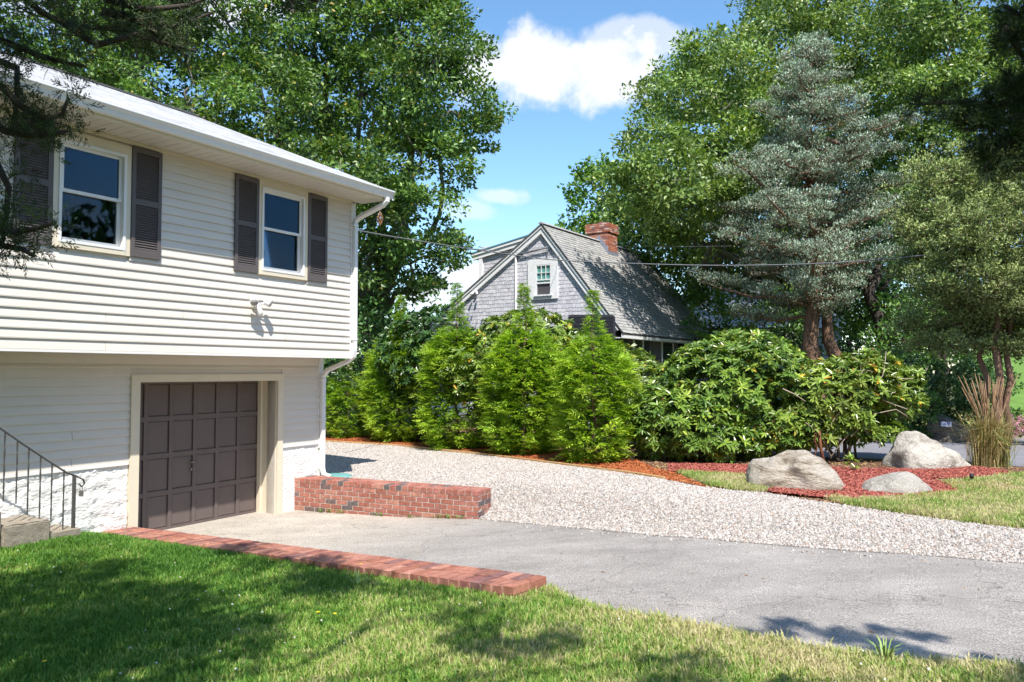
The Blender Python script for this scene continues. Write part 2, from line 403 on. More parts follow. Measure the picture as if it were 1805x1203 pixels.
# ================================================================== MATERIALS IN USE
vinyl = mat('vinyl_siding', (.73, .675, .605), .5, .35, var=.10, nscale=1.0, bump=.05, bscale=30, stretch=(1, 1, 6))
white = mat('white_paint', (.83, .82, .80), .4, .4, var=.06, nscale=3)
cream = mat('cream_trim', (.74, .66, .52), .5, .35, var=.06, nscale=4)
soffitm = mat('soffit_vinyl', (.72, .67, .61), .5, .3, var=.05)
taupe = mat('taupe_paint', (.15, .118, .11), .5, .35, var=.12, nscale=6, bump=.1, bscale=120)
shutm = mat('shutter_paint', (.125, .108, .107), .5, .35, var=.12, nscale=8)
dark = mat('dark_interior', (.012, .012, .014), .9, .1)
foundm = mat('whitewashed_stone', (.84, .83, .80), .85, .2, var=.05, nscale=5, bump=.9, bscale=16, stretch=(1, 1, 2.2))
metalw = mat('white_metal', (.82, .82, .82), .35, .5, var=.05, nscale=3)
iron = mat('grey_iron', (.16, .155, .15), .5, .5, var=.4, nscale=30, metal=.6)
rust = mat('rusty_iron', (.23, .09, .05), .8, .3, var=.4, nscale=25, bump=.4)
steel = mat('padlock_steel', (.3, .29, .27), .4, .5, var=.3, nscale=40, metal=.7)
concrete = mat('concrete', (.36, .31, .245), .9, .2, var=.35, nscale=14, bump=.5, bscale=70)
mortar = mat('mortar', (.60, .56, .50), .95, .1, var=.2, nscale=30, bump=.5, bscale=120)
timberm = mat('yellow_pine', (.62, .42, .20), .7, .2, var=.2, nscale=5, stretch=(1, 1, 8))
brickm = ramp_rand('red_brick', [(.33, .125, .09), (.38, .15, .11), (.30, .115, .085), (.40, .17, .13), (.34, .14, .105), (.37, .15, .12), (.17, .115, .11), (.35, .13, .10), (.14, .115, .115), (.42, .20, .15)], nscale=22, amt=.35, bump=.5)
paverm = ramp_rand('paver_brick', [(.31, .125, .085), (.37, .16, .11), (.25, .10, .085), (.34, .15, .11), (.22, .11, .10), (.40, .19, .14)], nscale=16, amt=.35, bump=.5)
roofm = ramp_rand('grey_shingle', [(.50, .50, .51), (.55, .55, .55), (.44, .44, .45), (.57, .56, .55), (.52, .52, .53), (.47, .46, .46)], source='v', nscale=9, amt=.25, bump=.4, bscale=200)

def glass_mat(name, tintv=(.02, .025, .03), refl=-.012):
    m = D.materials.new(name); m.use_nodes = True; t = m.node_tree; t.nodes.clear()
    gl = nd(t, 'ShaderNodeBsdfGlossy'); gl.inputs['Roughness'].default_value = .02; gl.inputs['Color'].default_value = (.5, .75, 1, 1)
    tr = nd(t, 'ShaderNodeBsdfTransparent'); tr.inputs[0].default_value = (.75, .78, .8, 1)
    fr = nd(t, 'ShaderNodeFresnel'); fr.inputs[0].default_value = 1.5
    ad = mth(t, 'ADD', fr.outputs[0], refl, clamp=True)
    ms = nd(t, 'ShaderNodeMixShader'); t.links.new(ad, ms.inputs[0]); t.links.new(tr.outputs[0], ms.inputs[1]); t.links.new(gl.outputs[0], ms.inputs[2])
    o = nd(t, 'ShaderNodeOutputMaterial'); t.links.new(ms.outputs[0], o.inputs[0]); return m
glass = glass_mat('window_glass')

# asphalt with pale concrete-dusted apron and streaks
def drive_mat():
    m = D.materials.new('driveway_asphalt'); m.use_nodes = True; t = m.node_tree; b = t.nodes['Principled BSDF']
    b.inputs['Roughness'].default_value = .85; b.inputs['Specular IOR Level'].default_value = .25
    g = nd(t, 'ShaderNodeNewGeometry'); pos = g.outputs['Position']
    fine = nd(t, 'ShaderNodeTexNoise'); fine.inputs['Scale'].default_value = 95; fine.inputs['Detail'].default_value = 3; t.links.new(pos, fine.inputs['Vector'])
    mp = nd(t, 'ShaderNodeMapping'); mp.inputs['Rotation'].default_value = (0, 0, .62); mp.inputs['Scale'].default_value = (.8, 1.3, 1); t.links.new(pos, mp.inputs[0])
    big = nd(t, 'ShaderNodeTexNoise'); big.inputs['Scale'].default_value = 1.5; big.inputs['Detail'].default_value = 8; big.inputs['Roughness'].default_value = .7; t.links.new(mp.outputs[0], big.inputs['Vector'])
    r1 = nd(t, 'ShaderNodeMapRange'); t.links.new(fine.outputs[0], r1.inputs[0]); r1.inputs[1].default_value = .35; r1.inputs[2].default_value = .68; r1.inputs[3].default_value = .5; r1.inputs[4].default_value = 1.5
    r2 = nd(t, 'ShaderNodeMapRange'); t.links.new(big.outputs[0], r2.inputs[0]); r2.inputs[1].default_value = .35; r2.inputs[2].default_value = .7; r2.inputs[3].default_value = .78; r2.inputs[4].default_value = 1.18
    # apron: distance from the garage wall (in metres, along N)
    dp = nd(t, 'ShaderNodeVectorMath', operation='DOT_PRODUCT'); t.links.new(pos, dp.inputs[0]); dp.inputs[1].default_value = tuple(N)
    dd = mth(t, 'ADD', mth(t, 'SUBTRACT', dp.outputs['Value'], float(J @ N)), mth(t, 'MULTIPLY', mth(t, 'SUBTRACT', big.outputs[0], .5), 3.2))
    r3 = nd(t, 'ShaderNodeMapRange', interpolation_type='SMOOTHSTEP'); t.links.new(dd, r3.inputs[0]); r3.inputs[1].default_value = 1.2; r3.inputs[2].default_value = 4.6
    mx_ = nd(t, 'ShaderNodeMix', data_type='RGBA'); t.links.new(r3.outputs[0], mx_.inputs[0]); mx_.inputs[6].default_value = (.47, .42, .36, 1); mx_.inputs[7].default_value = (.325, .298, .275, 1)
    # hairline cracks
    vo = nd(t, 'ShaderNodeTexVoronoi', feature='DISTANCE_TO_EDGE'); vo.inputs['Scale'].default_value = .42; wv = nd(t, 'ShaderNodeVectorMath', operation='ADD'); wn_ = nd(t, 'ShaderNodeTexNoise'); wn_.inputs['Scale'].default_value = 1.8; wn_.inputs['Detail'].default_value = 6
    t.links.new(pos, wn_.inputs['Vector']); t.links.new(pos, wv.inputs[0]); t.links.new(wn_.outputs['Color'], wv.inputs[1]); t.links.new(wv.outputs[0], vo.inputs['Vector'])
    rc = nd(t, 'ShaderNodeMapRange'); t.links.new(vo.outputs['Distance'], rc.inputs[0]); rc.inputs[1].default_value = .0; rc.inputs[2].default_value = .006; rc.inputs[3].default_value = .62; rc.inputs[4].default_value = 1
    hs = nd(t, 'ShaderNodeHueSaturation'); t.links.new(mx_.outputs[2], hs.inputs['Color']); t.links.new(mth(t, 'MULTIPLY', mth(t, 'MULTIPLY', r1.outputs[0], r2.outputs[0]), rc.outputs[0]), hs.inputs['Value'])
    t.links.new(hs.outputs[0], b.inputs['Base Color'])
    bp = nd(t, 'ShaderNodeBump'); bp.inputs['Strength'].default_value = .6; bp.inputs['Distance'].default_value = .006; t.links.new(fine.outputs[0], bp.inputs['Height']); t.links.new(bp.outputs[0], b.inputs['Normal'])
    return m
drivem = drive_mat()
streetm = mat('street_asphalt', (.24, .235, .26), .85, .25, var=.2, nscale=3, bump=.3, bscale=150)
soilm = mat('brown_soil', (.20, .115, .075), .95, .1, var=.55, nscale=9, bump=.9, bscale=45, coord='World', col2=(.09, .05, .035))
turfm = mat('turf_soil', (.10, .12, .035), .95, .1, nscale=5, bump=.6, bscale=40, coord='World', col2=(.13, .11, .055))
farm = mat('woodland_floor', (.07, .09, .03), .95, .1, nscale=1.2, bump=.5, coord='World', col2=(.05, .04, .025))
gravelb = mat('gravel_base', (.42, .38, .34), .95, .1, nscale=60, bump=1, bscale=70, coord='World', col2=(.22, .19, .17))
mulcho = mat('orange_mulch_base', (.36, .115, .035), .95, .1, nscale=25, bump=1, bscale=60, coord='World', col2=(.20, .06, .02))
mulchr = mat('red_mulch_base', (.30, .055, .04), .95, .1, nscale=25, bump=1, bscale=60, coord='World', col2=(.17, .03, .025))

# ================================================================== GROUND SHEETS
C1 = atz(965, 1016, .56); C2 = atz(905, 1037, .56); B0 = H(-2.56, .02, .215)
P0 = np.array([*H(.25, .0, 0)[:2], 0]); P1 = np.array([-.49, 11.24, 0])
def pxl(L, hf): return [tuple(back(x, y, hf)[:2]) for x, y in L]
lawn_edge = pxl([(1000, 1060), (1080, 1078), (1200, 1099), (1300, 1119), (1400, 1136), (1500, 1153), (1600, 1166), (1700, 1173), (1805, 1176), (2400, 1185)], h_lawn)
under_edge = pxl([(975, 1085), (1080, 1110), (1200, 1130), (1400, 1165), (1600, 1195), (1805, 1210), (2400, 1215)], h_drive)
gmid = [tuple(p) for p in GB]
drive_poly = [tuple(H(-2.60, -.5, 0)[:2]), tuple(H(-.10, -.5, 0)[:2]), tuple(H(-.10, -.02, 0)[:2]), tuple(H(.25, -.02, 0)[:2]), tuple(P1[:2])] + gmid + under_edge[::-1] + [tuple((C2 * .6 + C1 * .4)[:2])]
def hg(x, y):   # big sheet under everything
    s, d = sd_of(x, y); z = h_site(x, y)
    if d < 16 and math.hypot(x, y - 6) < 20: z = min(z, h_lawn(x, y), h_drive(x, y))
    return z - .08
gp = [(-14, -4), (16, -4), (34, 10), (34, 30), (-30, 30), (-30, 8)]
ground = region('ground', gp, hg, farm, step=.9, kind='structure')
rings = MB()
n = 40
inner = [Vector((2 + 30 * math.cos(2 * math.pi * i / n), 12 + 26 * math.sin(2 * math.pi * i / n))) for i in range(n)]
V = [(p.x * .7, 12 + (p.y - 12) * .7, .1) for p in inner] + [(p.x * 2, p.y * 2 - 12, .3) for p in inner] + [(p.x * 30, p.y * 30, .3) for p in inner]
rings.add(V, [(i, (i + 1) % n, n + (i + 1) % n, n + i) for i in range(n)] + [(n + i, n + (i + 1) % n, 2 * n + (i + 1) % n, 2 * n + i) for i in range(n)])
rings.build('terrain', farm, kind='structure')

driveway = region('driveway', drive_poly, h_drive, drivem, step=.4, kind='structure')
site = lambda L: pxl(L, h_site)
timber_px = [(566, 779), (700, 787), (850, 803), (1000, 822), (1100, 835), (1170, 846)]
tl = site(timber_px)
tl0 = (tl[0][0] - 3.2, tl[0][1] + 3.6)
edge_r = site([(1230, 858), (1290, 865), (1345, 869), (1420, 882), (1500, 893), (1560, 902), (1640, 914), (1700, 922), (1805, 934), (2300, 985)])
gravel_poly = [tuple((P1 + np.array([0, -.03, 0]))[:2])] + gmid + edge_r[::-1] + tl[::-1] + [tl0, tuple(H(.95, -7, 0)[:2]), tuple(H(.88, -.05, 0)[:2]), tuple((P0 + np.array([.1, .4, 0]))[:2]), tuple((P1 + np.array([.10, .22, 0]))[:2])]
gravel_bed = region('gravel_bed', gravel_poly, h_gravel, gravelb, dz=.004, step=.3, kind='structure')
lawn_poly = [tuple(H(-2.62, .01, 0)[:2]), tuple((C2 * .5 + C1 * .5)[:2]), tuple((C1 + (C1 - C2) * .1)[:2])] + lawn_edge + [(16, -3), (-9, -3), tuple(H(-9, .3, 0)[:2]), tuple(H(-9, .01, 0)[:2])]
lawn = region('lawn', lawn_poly, h_lawn, turfm, dz=.0, step=.35, jitter=.006, kind='structure')
# beds beyond the gravel
bed_back = site([(1330, 795), (1400, 806), (1500, 809), (1600, 813), (1700, 818), (1805, 824), (2200, 850)])
soil_poly = [tl0] + tl + edge_r + [(bed_back[-1][0] + 1, bed_back[-1][1])] + bed_back[::-1] + [(4.2, 17.8), (1.0, 22), (-6, 27)]
soil = region('planting_soil', soil_poly, h_site, soilm, dz=.006, step=.4, jitter=.012, kind='structure')
street = region('street', bed_back + [(26, 16), (30, 24)] + site([(2200, 768), (1805, 773), (1640, 777), (1500, 780), (1390, 777), (1250, 776)]), lambda x, y: h_site(x, y) , streetm, dz=.008, step=.8, kind='structure')
verge = region('verge_grass', site([(1805, 772), (1640, 776), (1500, 779), (1390, 776), (1200, 772), (1200, 740), (1805, 735), (2300, 730), (2300, 767)]), h_site, turfm, dz=.012, step=.8, kind='structure')
hm = lambda amt: (lambda x, y: h_site(x, y) + amt)
om = region('orange_mulch', [tl0] + tl + site([(1230, 858), (1248, 861), (1190, 836), (1150, 826), (1120, 812), (1000, 800), (850, 783), (700, 770), (566, 764)]), hm(.02), mulcho, dz=.0, step=.25, jitter=.012, kind='structure')
rm1 = region('red_mulch', site([(1180, 834), (1178, 820), (1250, 820), (1335, 822), (1335, 842), (1250, 838)]), hm(.028), mulchr, step=.2, jitter=.012, kind='structure')
rm2 = region('red_mulch', site([(1352, 868), (1400, 876), (1500, 885), (1600, 884), (1700, 879), (1770, 874), (1806, 866), (1790, 858), (1740, 852), (1690, 852), (1655, 852), (1640, 846), (1720, 845), (1780, 842), (1775, 833), (1720, 826), (1650, 826), (1580, 829), (1500, 828), (1460, 826), (1420, 840), (1370, 855)]), hm(.03), mulchr, step=.2, jitter=.012, kind='structure')
ga = region('grass_patch', site([(1192, 834), (1330, 842), (1352, 862), (1345, 869), (1290, 865), (1245, 856)]), hm(.016), turfm, step=.25, kind='structure')
gb = region('grass_patch', [*edge_r[4:]] + site([(2300, 900), (1840, 838), (1795, 838), (1740, 846), (1660, 853), (1700, 870), (1600, 880), (1500, 884), (1450, 880)]), hm(.012), turfm, step=.3, kind='structure')
# kerb line of the street and low edge
mb = MB(); kp = [np.array([*p, h_site(*p) + .03]) for p in site([(2200, 768), (1805, 773), (1640, 777), (1500, 780), (1390, 777)])]
mb.tube(kp, 0, 4, sq=(.12, .14, (0, 0, 1))); mb.build('kerb', concrete, kind='structure')

# ------------------------------------------------------------------ loose ground cover
def stone_mesh(name, m, seed, flat=.65):
    bm = bmesh.new(); bmesh.ops.create_icosphere(bm, subdivisions=1, radius=1); r = random.Random(seed)
    for v in bm.verts: v.co *= r.uniform(.7, 1.2); v.co.z *= flat; v.co.x *= 1.2
    me = D.meshes.new(name); bm.to_mesh(me); bm.free(); me.materials.append(m); return me
gstone = ramp_rand('gravel_stone', [(.44, .395, .36), (.54, .50, .465), (.36, .31, .275), (.46, .41, .37), (.22, .205, .20), (.60, .565, .53), (.42, .39, .37), (.38, .29, .235), (.50, .47, .44), (.43, .39, .355)], nscale=120, amt=.15, bump=.1)
scatter('gravel', gravel_bed, [stone_mesh('pebble_%d' % i, gstone, i) for i in range(6)], 2300, .008, .0185, full_rot=True, label='loose pale grey and white gravel')
def chip_mesh(name, m, seed):
    r = random.Random(seed); L, Wd = 1, .22
    V = [(-L, -Wd * r.uniform(.5, 1), 0), (L, -Wd * r.uniform(.3, 1), r.uniform(-.1, .2)), (L * r.uniform(.7, 1), Wd, .1), (-L * r.uniform(.7, 1), Wd, .12), (0, 0, .3)]
    me = D.meshes.new(name); me.from_pydata(V, [], [(0, 1, 4), (1, 2, 4), (2, 3, 4), (3, 0, 4)]); me.materials.append(m); return me
chip_r = ramp_rand('red_chip', [(.36, .085, .065), (.29, .065, .05), (.42, .12, .09), (.20, .05, .04), (.48, .17, .13), (.33, .12, .08)], nscale=60)
chip_o = ramp_rand('orange_chip', [(.42, .13, .04), (.34, .09, .03), (.48, .17, .06), (.24, .06, .02), (.40, .12, .05)], nscale=60)
litter = ramp_rand('leaf_litter_chip', [(.30, .17, .10), (.22, .12, .07), (.38, .24, .13), (.15, .08, .05), (.45, .32, .12)], nscale=60)
for nm, src, mt_, de in (('red_mulch_chips', rm1, chip_r, 2600), ('red_mulch_chips', rm2, chip_r, 2600), ('orange_mulch_chips', om, chip_o, 2000), ('leaf_litter', soil, litter, 330)):
    scatter(nm, src, [chip_mesh('chip_%d' % i, mt_, i) for i in range(4)], de, .014, .042, tilt=.6, seed=3)

def grass_mat(name, greens):
    m = D.materials.new(name); m.use_nodes = True; t = m.node_tree; b = t.nodes['Principled BSDF']
    b.inputs['Roughness'].default_value = .5; b.inputs['Specular IOR Level'].default_value = .35
    g = nd(t, 'ShaderNodeNewGeometry'); n1 = nd(t, 'ShaderNodeTexNoise'); n1.inputs['Scale'].default_value = 1.3; n1.inputs['Detail'].default_value = 6; n1.inputs['Roughness'].default_value = .65
    t.links.new(g.outputs['Position'], n1.inputs['Vector'])
    oi = nd(t, 'ShaderNodeObjectInfo'); at = nd(t, 'ShaderNodeAttribute', attribute_name='v')
    # drier and paler along +X: dryness plus sunlit brightness put into the colour
    sp = nd(t, 'ShaderNodeSeparateXYZ'); t.links.new(g.outputs['Position'], sp.inputs[0])
    dx = nd(t, 'ShaderNodeMapRange'); t.links.new(sp.outputs[0], dx.inputs[0]); dx.inputs[1].default_value = -3.0; dx.inputs[2].default_value = 1.5; dx.inputs[3].default_value = -.17; dx.inputs[4].default_value = .19
    f = mth(t, 'ADD', mth(t, 'ADD', n1.outputs[0], dx.outputs[0]), mth(t, 'MULTIPLY', mth(t, 'SUBTRACT', oi.outputs['Random'], .5), .30))
    f = mth(t, 'ADD', f, mth(t, 'MULTIPLY', mth(t, 'SUBTRACT', at.outputs['Fac'], .5), .22))
    cr = nd(t, 'ShaderNodeValToRGB'); el = cr.color_ramp.elements
    while len(el) < len(greens): el.new(.5)
    for i, (p, c) in enumerate(greens): el[i].position = p; el[i].color = (*c, 1)
    t.links.new(f, cr.inputs[0]); t.links.new(cr.outputs[0], b.inputs['Base Color'])
    tr = nd(t, 'ShaderNodeBsdfTranslucent'); t.links.new(cr.outputs[0], tr.inputs[0]); ms = nd(t, 'ShaderNodeMixShader'); ms.inputs[0].default_value = .4
    t.links.new(b.outputs[0], ms.inputs[1]); t.links.new(tr.outputs[0], ms.inputs[2]); t.links.new(ms.outputs[0], t.nodes['Material Output'].inputs[0])
    return m
grassm = grass_mat('grass_blade', [(.20, (.085, .215, .028)), (.42, (.16, .33, .045)), (.54, (.33, .46, .09)), (.66, (.52, .52, .20)), (.82, (.66, .58, .34))])
def tuft(name, seed, n=9, h=.055, wd=.0042, spread=.03):
    r = np.random.default_rng(seed); V = []; F = []; vv = []
    for i in range(n):
        a = r.uniform(0, 2 * math.pi); lean = r.uniform(.1, .9); hh = h * r.uniform(.55, 1.3); b = np.array([r.normal() * spread, r.normal() * spread, -.004]); dr = np.array([math.cos(a), math.sin(a), 0]); sd_ = np.array([-math.sin(a), math.cos(a), 0]) * wd * r.uniform(.7, 1.4)
        o = len(V); m1 = b + dr * hh * lean * .3 + np.array([0, 0, hh * .55]); tp = b + dr * hh * lean + np.array([0, 0, hh * (1.05 - .4 * lean)])
        V += [b - sd_, b + sd_, m1 + sd_ * .8, m1 - sd_ * .8, tp]; F += [(o, o + 1, o + 2, o + 3), (o + 3, o + 2, o + 4)]; vv += [r.random()] * 5
    me = D.meshes.new(name); me.from_pydata([tuple(p) for p in V], [], F); me.materials.append(grassm)
    at = me.attributes.new('v', 'FLOAT', 'POINT'); at.data.foreach_set('value', np.array(vv, np.float32)); return me
tufts = [tuft('tuft_%d' % i, i) for i in range(6)]
scatter('grass', lawn, tufts, 1500, .7, 1.25, tilt=.2, seed=5, label='short patchy lawn grass')
scatter('grass', ga, tufts, 1300, .7, 1.3, tilt=.2, seed=6); scatter('grass', gb, tufts, 1100, .7, 1.5, tilt=.2, seed=7)
scatter('grass', verge, tufts, 250, 1.5, 3, tilt=.2, seed=8)
# stones strayed from the gravel on to the asphalt, fallen leaves
off_ = []
for i, (x, y) in enumerate(GB[1:]):
    dx_, dy_ = (GB[i + 1][0] - GB[i][0], GB[i + 1][1] - GB[i][1]); L_ = math.hypot(dx_, dy_); off_.append((x + dy_ / L_ * .30, y - dx_ / L_ * .30))
strip = region('strip', GB[1:] + off_[::-1], h_drive, None, dz=.004, step=.3)
scatter('stray_stones', strip, [stone_mesh('pebble_s%d' % i, gstone, 20 + i) for i in range(4)], 90, .005, .014, full_rot=True, seed=21, label='stones strayed from the gravel onto the asphalt')
D.objects.remove(strip)
leafc = ramp_rand('fallen_leaf', [(.30, .15, .06), (.22, .11, .05), (.38, .24, .08), (.16, .09, .05)], nscale=60)
scatter('fallen_leaves', driveway, [chip_mesh('leaf_%d' % i, leafc, 40 + i) for i in range(3)], 1.1, .012, .026, tilt=.3, seed=22, label='few dry leaves blown over the driveway')
scatter('fallen_leaves', gravel_bed, [chip_mesh('leaf_%d' % i, leafc, 50 + i) for i in range(3)], 2.2, .016, .034, tilt=.3, seed=23, label='dry leaves and twigs lying on the gravel')
# white clover heads in the lawn
clov = D.meshes.new('clover'); bm = bmesh.new(); bmesh.ops.create_icosphere(bm, subdivisions=1, radius=1); [setattr(v.co, 'z', v.co.z + 5) for v in bm.verts]; bm.to_mesh(clov); bm.free(); clov.materials.append(mat('clover_white', (.75, .72, .68), .8, .2))
scatter('clover_flowers', lawn, [clov], 9, .006, .0095, tilt=.15, seed=11, mask=(.6, .45, .6, .05))
# yellow dandelion flowers, one object each
def dandelion(px, py, label):
    P = back(px, py, h_lawn); m = MB(); m.tube([P, P + [.004, 0, .05], P + [.0, .004, .09]], .0015, 4)
    t = thing('dandelion', P, label, 'flower', 'yellow flowers in the lawn'); m.build('stem', MATS.get('stem_green') or mat('stem_green', (.12, .22, .05), .6), t)
    f = MB(); r = random.Random(px)
    for k in range(14):
        a = k * 2 * math.pi / 14; d = np.array([math.cos(a), math.sin(a), .35]); s_ = np.array([-math.sin(a), math.cos(a), 0]) * .0035
        c = P + [0, .004, .09]; f.add([c, c + d * .009 + s_, c + d * .016, c + d * .009 - s_], [(0, 1, 2, 3)])
    f.build('flower_head', MATS.get('dandelion_yellow') or mat('dandelion_yellow', (.85, .62, .02), .6), t)
dandelion(636, 1012, 'yellow dandelion beside the brick edging, nearest the driveway'); dandelion(560, 1102, 'small yellow dandelion in the dark middle of the lawn'); dandelion(590, 1105, 'yellow dandelion just right of its twin in the mid lawn'); dandelion(77, 1193, 'lone yellow dandelion in the shaded front of the lawn')
# coarse grass clumps
for (px, py, lab) in ((632, 1040, 'bright coarse grass clump in the lawn below the brick edging'), (1560, 1165, 'pale spiky grass clump where the lawn meets the driveway')):
    P = back(px, py, h_lawn); r = np.random.default_rng(px); m = MB()
    for k in range(26):
        a = r.uniform(0, 6.28); L = r.uniform(.10, .19); d = np.array([math.cos(a), math.sin(a), 0]); s_ = np.array([-d[1], d[0], 0]) * .004; b = P + d * .012
        m.add([b - s_, b + s_, b + d * L * .35 + [0, 0, L * .6] + s_, b + d * L * .35 + [0, 0, L * .6] - s_, b + d * L * .8 + [0, 0, L * .8]], [(0, 1, 2, 3), (3, 2, 4)])
    o = m.build('grass_clump', MATS.get('clump_green') or mat('clump_green', (.30, .42, .12), .5), label=lab, cat='grass clump')

# ================================================================== THE WHITE HOUSE
house = thing('house', H(.9, 0, 0), 'white vinyl sided house with overhanging upper floor, dark shutters and garage below', 'house')
SL = -11.0; OV = .67
def wall_open(mb, s0, s1, z0, z1, d0, d1, ops):
    ss = sorted({s0, s1, *[o[0] for o in ops], *[o[1] for o in ops]}); zs = sorted({z0, z1, *[o[2] for o in ops], *[o[3] for o in ops]})
    for a, b in zip(ss[:-1], ss[1:]):
        for c, e in zip(zs[:-1], zs[1:]):
            if not any(o[0] <= a and b <= o[1] and o[2] <= c and e <= o[3] for o in ops): mb.hb(a, b, d0, d1, c, e)
WINS = [(-4.0, -3.19, 3.76, 4.95), (-1.09, -.25, 3.76, 5.0)]
mb = MB(); wall_open(mb, SL, .88, 2.52, 5.15, OV - .2, OV - .004, WINS)
mb.hb(.7, .88, -8, OV - .21, 2.52, 5.15); mb.hb(SL, .69, -8, -7.8, 2.52, 5.15); mb.hb(SL, .69, -7.79, OV - .21, 2.6, 2.7)
mb.build('upper_wall', vinyl, house)
GD = (-2.54, -.15, 0.0, 2.13)
mb = MB(); wall_open(mb, SL, .84, -.3, 2.5, -.2, -.004, [(GD[0], GD[1], -.3, GD[3])]); mb.hb(.64, .84, -8, -.21, -.3, 2.5)
mb.build('lower_wall', vinyl, house)
# interiors (dark rooms behind the panes)
for (a, b, c, e) in WINS:
    mb = MB(); mb.hb(a - .3, b + .3, OV - 1.6, OV - 1.55, c - .3, e + .2); mb.hb(a - .3, a - .25, OV - 1.55, OV - .21, c - .3, e + .2); mb.hb(b + .25, b + .3, OV - 1.55, OV - .21, c - .3, e + .2); mb.hb(a - .3, b + .3, OV - 1.6, OV - .21, c - .36, c - .3)
    mb.hb(a - .3, b + .3, OV - 1.6, OV - .21, e + .2, e + .24)
    mb.build('room', dark, house)
# siding boards
def board(name, s0, s1, z0, z1, d, m):
    mb = MB(); P = lambda s, dd, z: H(s, d + dd, z)
    prof = [(0, z0 + .0), (.020, z0), (.0215, z0 + .014), (.002, z1), (0, z1)]
    A0 = [P(s0, a, b) for a, b in prof]; B0_ = [P(s1, a, b) for a, b in prof]; k = 5
    mb.add(A0 + B0_, [(0, 1, 2, 3, 4), (9, 8, 7, 6, 5)] + [(i, i + k, (i + 1) % k + k, (i + 1) % k) for i in range(k)])
    return mb.build(name, m, house)
def rows(d, zlo, zhi, pitch, s0, s1, ops, first=None):
    z = zlo; i = 0; rr = random.Random(3)
    while z < zhi - .02:
        p = first if (i == 0 and first) else pitch; z1 = min(z + p, zhi)
        cuts = [(s0, s1)]
        for (a, b, c, e) in ops:
            if z1 > c + .01 and z < e - .01:
                new = []
                for (u, v) in cuts:
                    if a > u and b < v: new += [(u, a), (b, v)]
                    elif a <= u < b < v: new += [(b, v)]
                    elif u < a < v <= b: new += [(u, a)]
                    elif a <= u and v <= b: pass
                    else: new.append((u, v))
                cuts = new
        seam = rr.choice([-7.5, -3.4, -2.35, -1.6, -.6, -1.3])
        for (u, v) in cuts:
            segs = [(u, v)]
            if v - u > 2.5 and u < seam < v: segs = [(u, seam - .003), (seam + .003, v)]
            for (x0, x1) in segs: board('siding_board', x0, x1, z, z1, d, vinyl)
        z = z1; i += 1
rows(OV, 2.515, 5.14, .1122, SL, .80, [(-4.06, -3.125, 3.70, 5.2), (-1.15, -.18, 3.70, 5.2)], .125)
rows(0.0, 1.09, 2.37, .1115, SL, .76, [(-2.645, -.035, 0, 2.24)])
mb = MB(); mb.hb(SL, .76, 0, .02, 2.372, 2.505); mb.build('frieze_board', soffitm, house)
for (a, b) in ((SL, -2.66), (-.03, .76)):
    mb = MB(); mb.hb(a, b, .0, .035, 1.045, 1.088); mb.build('starter_strip', white, house)
mb = MB(); mb.hb(.80, .905, OV - .1, OV + .03, 2.51, 5.14); mb.build('corner_board', white, house)
mb = MB(); mb.hb(.76, .86, -.1, .03, .98, 2.505); mb.build('corner_board', white, house)
mb = MB(); mb.hb(SL, .88, .002, OV + .018, 2.502, 2.513); mb.build('overhang_soffit', soffitm, house)
mb = MB(); mb.hb(SL, .9, OV - .01, OV + .022, 2.495, 2.52); mb.build('drip_edge', white, house)
# foundation, whitewashed rubble
def rough_sheet(name, s0, s1, z0, z1, d0, amp, m, step=.045):
    ns = int((s1 - s0) / step) + 1; nz_ = int((z1 - z0) / step) + 1
    S, Z = np.meshgrid(np.linspace(s0, s1, ns), np.linspace(z0, z1, nz_), indexing='ij')
    dsp = amp * (np.sin(S * 9 + np.sin(Z * 17) * 1.4) * np.sin(Z * 21 + np.sin(S * 7) * 1.2) * .5 + RNG.normal(size=S.shape) * .28)
    V = np.stack([H(s, d0 + q, z) for s, z, q in zip(S.ravel(), Z.ravel(), dsp.ravel())])
    i = np.arange((ns - 1) * (nz_ - 1)); a = (i // (nz_ - 1)) * nz_ + i % (nz_ - 1)
    np_mesh(name, V, np.stack([a, a + nz_, a + nz_ + 1, a + 1], 1), m, house, smooth=True)
rough_sheet('foundation', SL, -2.66, -.2, 1.05, .010, .020, foundm, .03); rough_sheet('foundation', -.03, .83, -.2, 1.05, .010, .009, foundm, .03)
mb = MB(); mb.hb(.825, .845, -7.9, -.012, -.2, 1.05); mb.build('foundation', foundm, house)
# soffit boards, fascia, gutter
s = SL
while s < 1.08:
    mb = MB(); mb.hb(s + .004, min(s + .15, 1.09) - .004, OV + .005, 1.215, 5.150, 5.162); mb.build('soffit_board', soffitm, house); s += .15
mb = MB(); mb.hb(SL, 1.10, OV - .1, 1.215, 5.164, 5.17); mb.build('soffit_backing', dark, house)
mb = MB(); mb.hb(SL, 1.10, 1.215, 1.245, 5.135, 5.30); mb.build('fascia', cream, house)
mb = MB(); mb.hb(SL, .88, OV + .0, OV + .03, 5.10, 5.148); mb.build('frieze_board', cream, house)
prof = [(1.247, 5.175), (1.31, 5.175), (1.325, 5.20), (1.335, 5.235), (1.36, 5.26), (1.37, 5.275), (1.37, 5.295), (1.355, 5.295), (1.352, 5.28), (1.32, 5.25), (1.31, 5.19), (1.247, 5.187)]
mb = MB(); k = len(prof); mb.add([H(SL, a, b) for a, b in prof] + [H(1.13, a, b) for a, b in prof], [(i, i + k, (i + 1) % k + k, (i + 1) % k) for i in range(k)] + [tuple(range(k)), tuple(range(2 * k - 1, k - 1, -1))])
mb.prism([H(1.13, a, b) for a, b in [prof[0], prof[1], prof[2], prof[3], prof[4], prof[5], prof[6], (1.247, 5.295)]], A * .006)
mb.build('gutter', metalw, house)
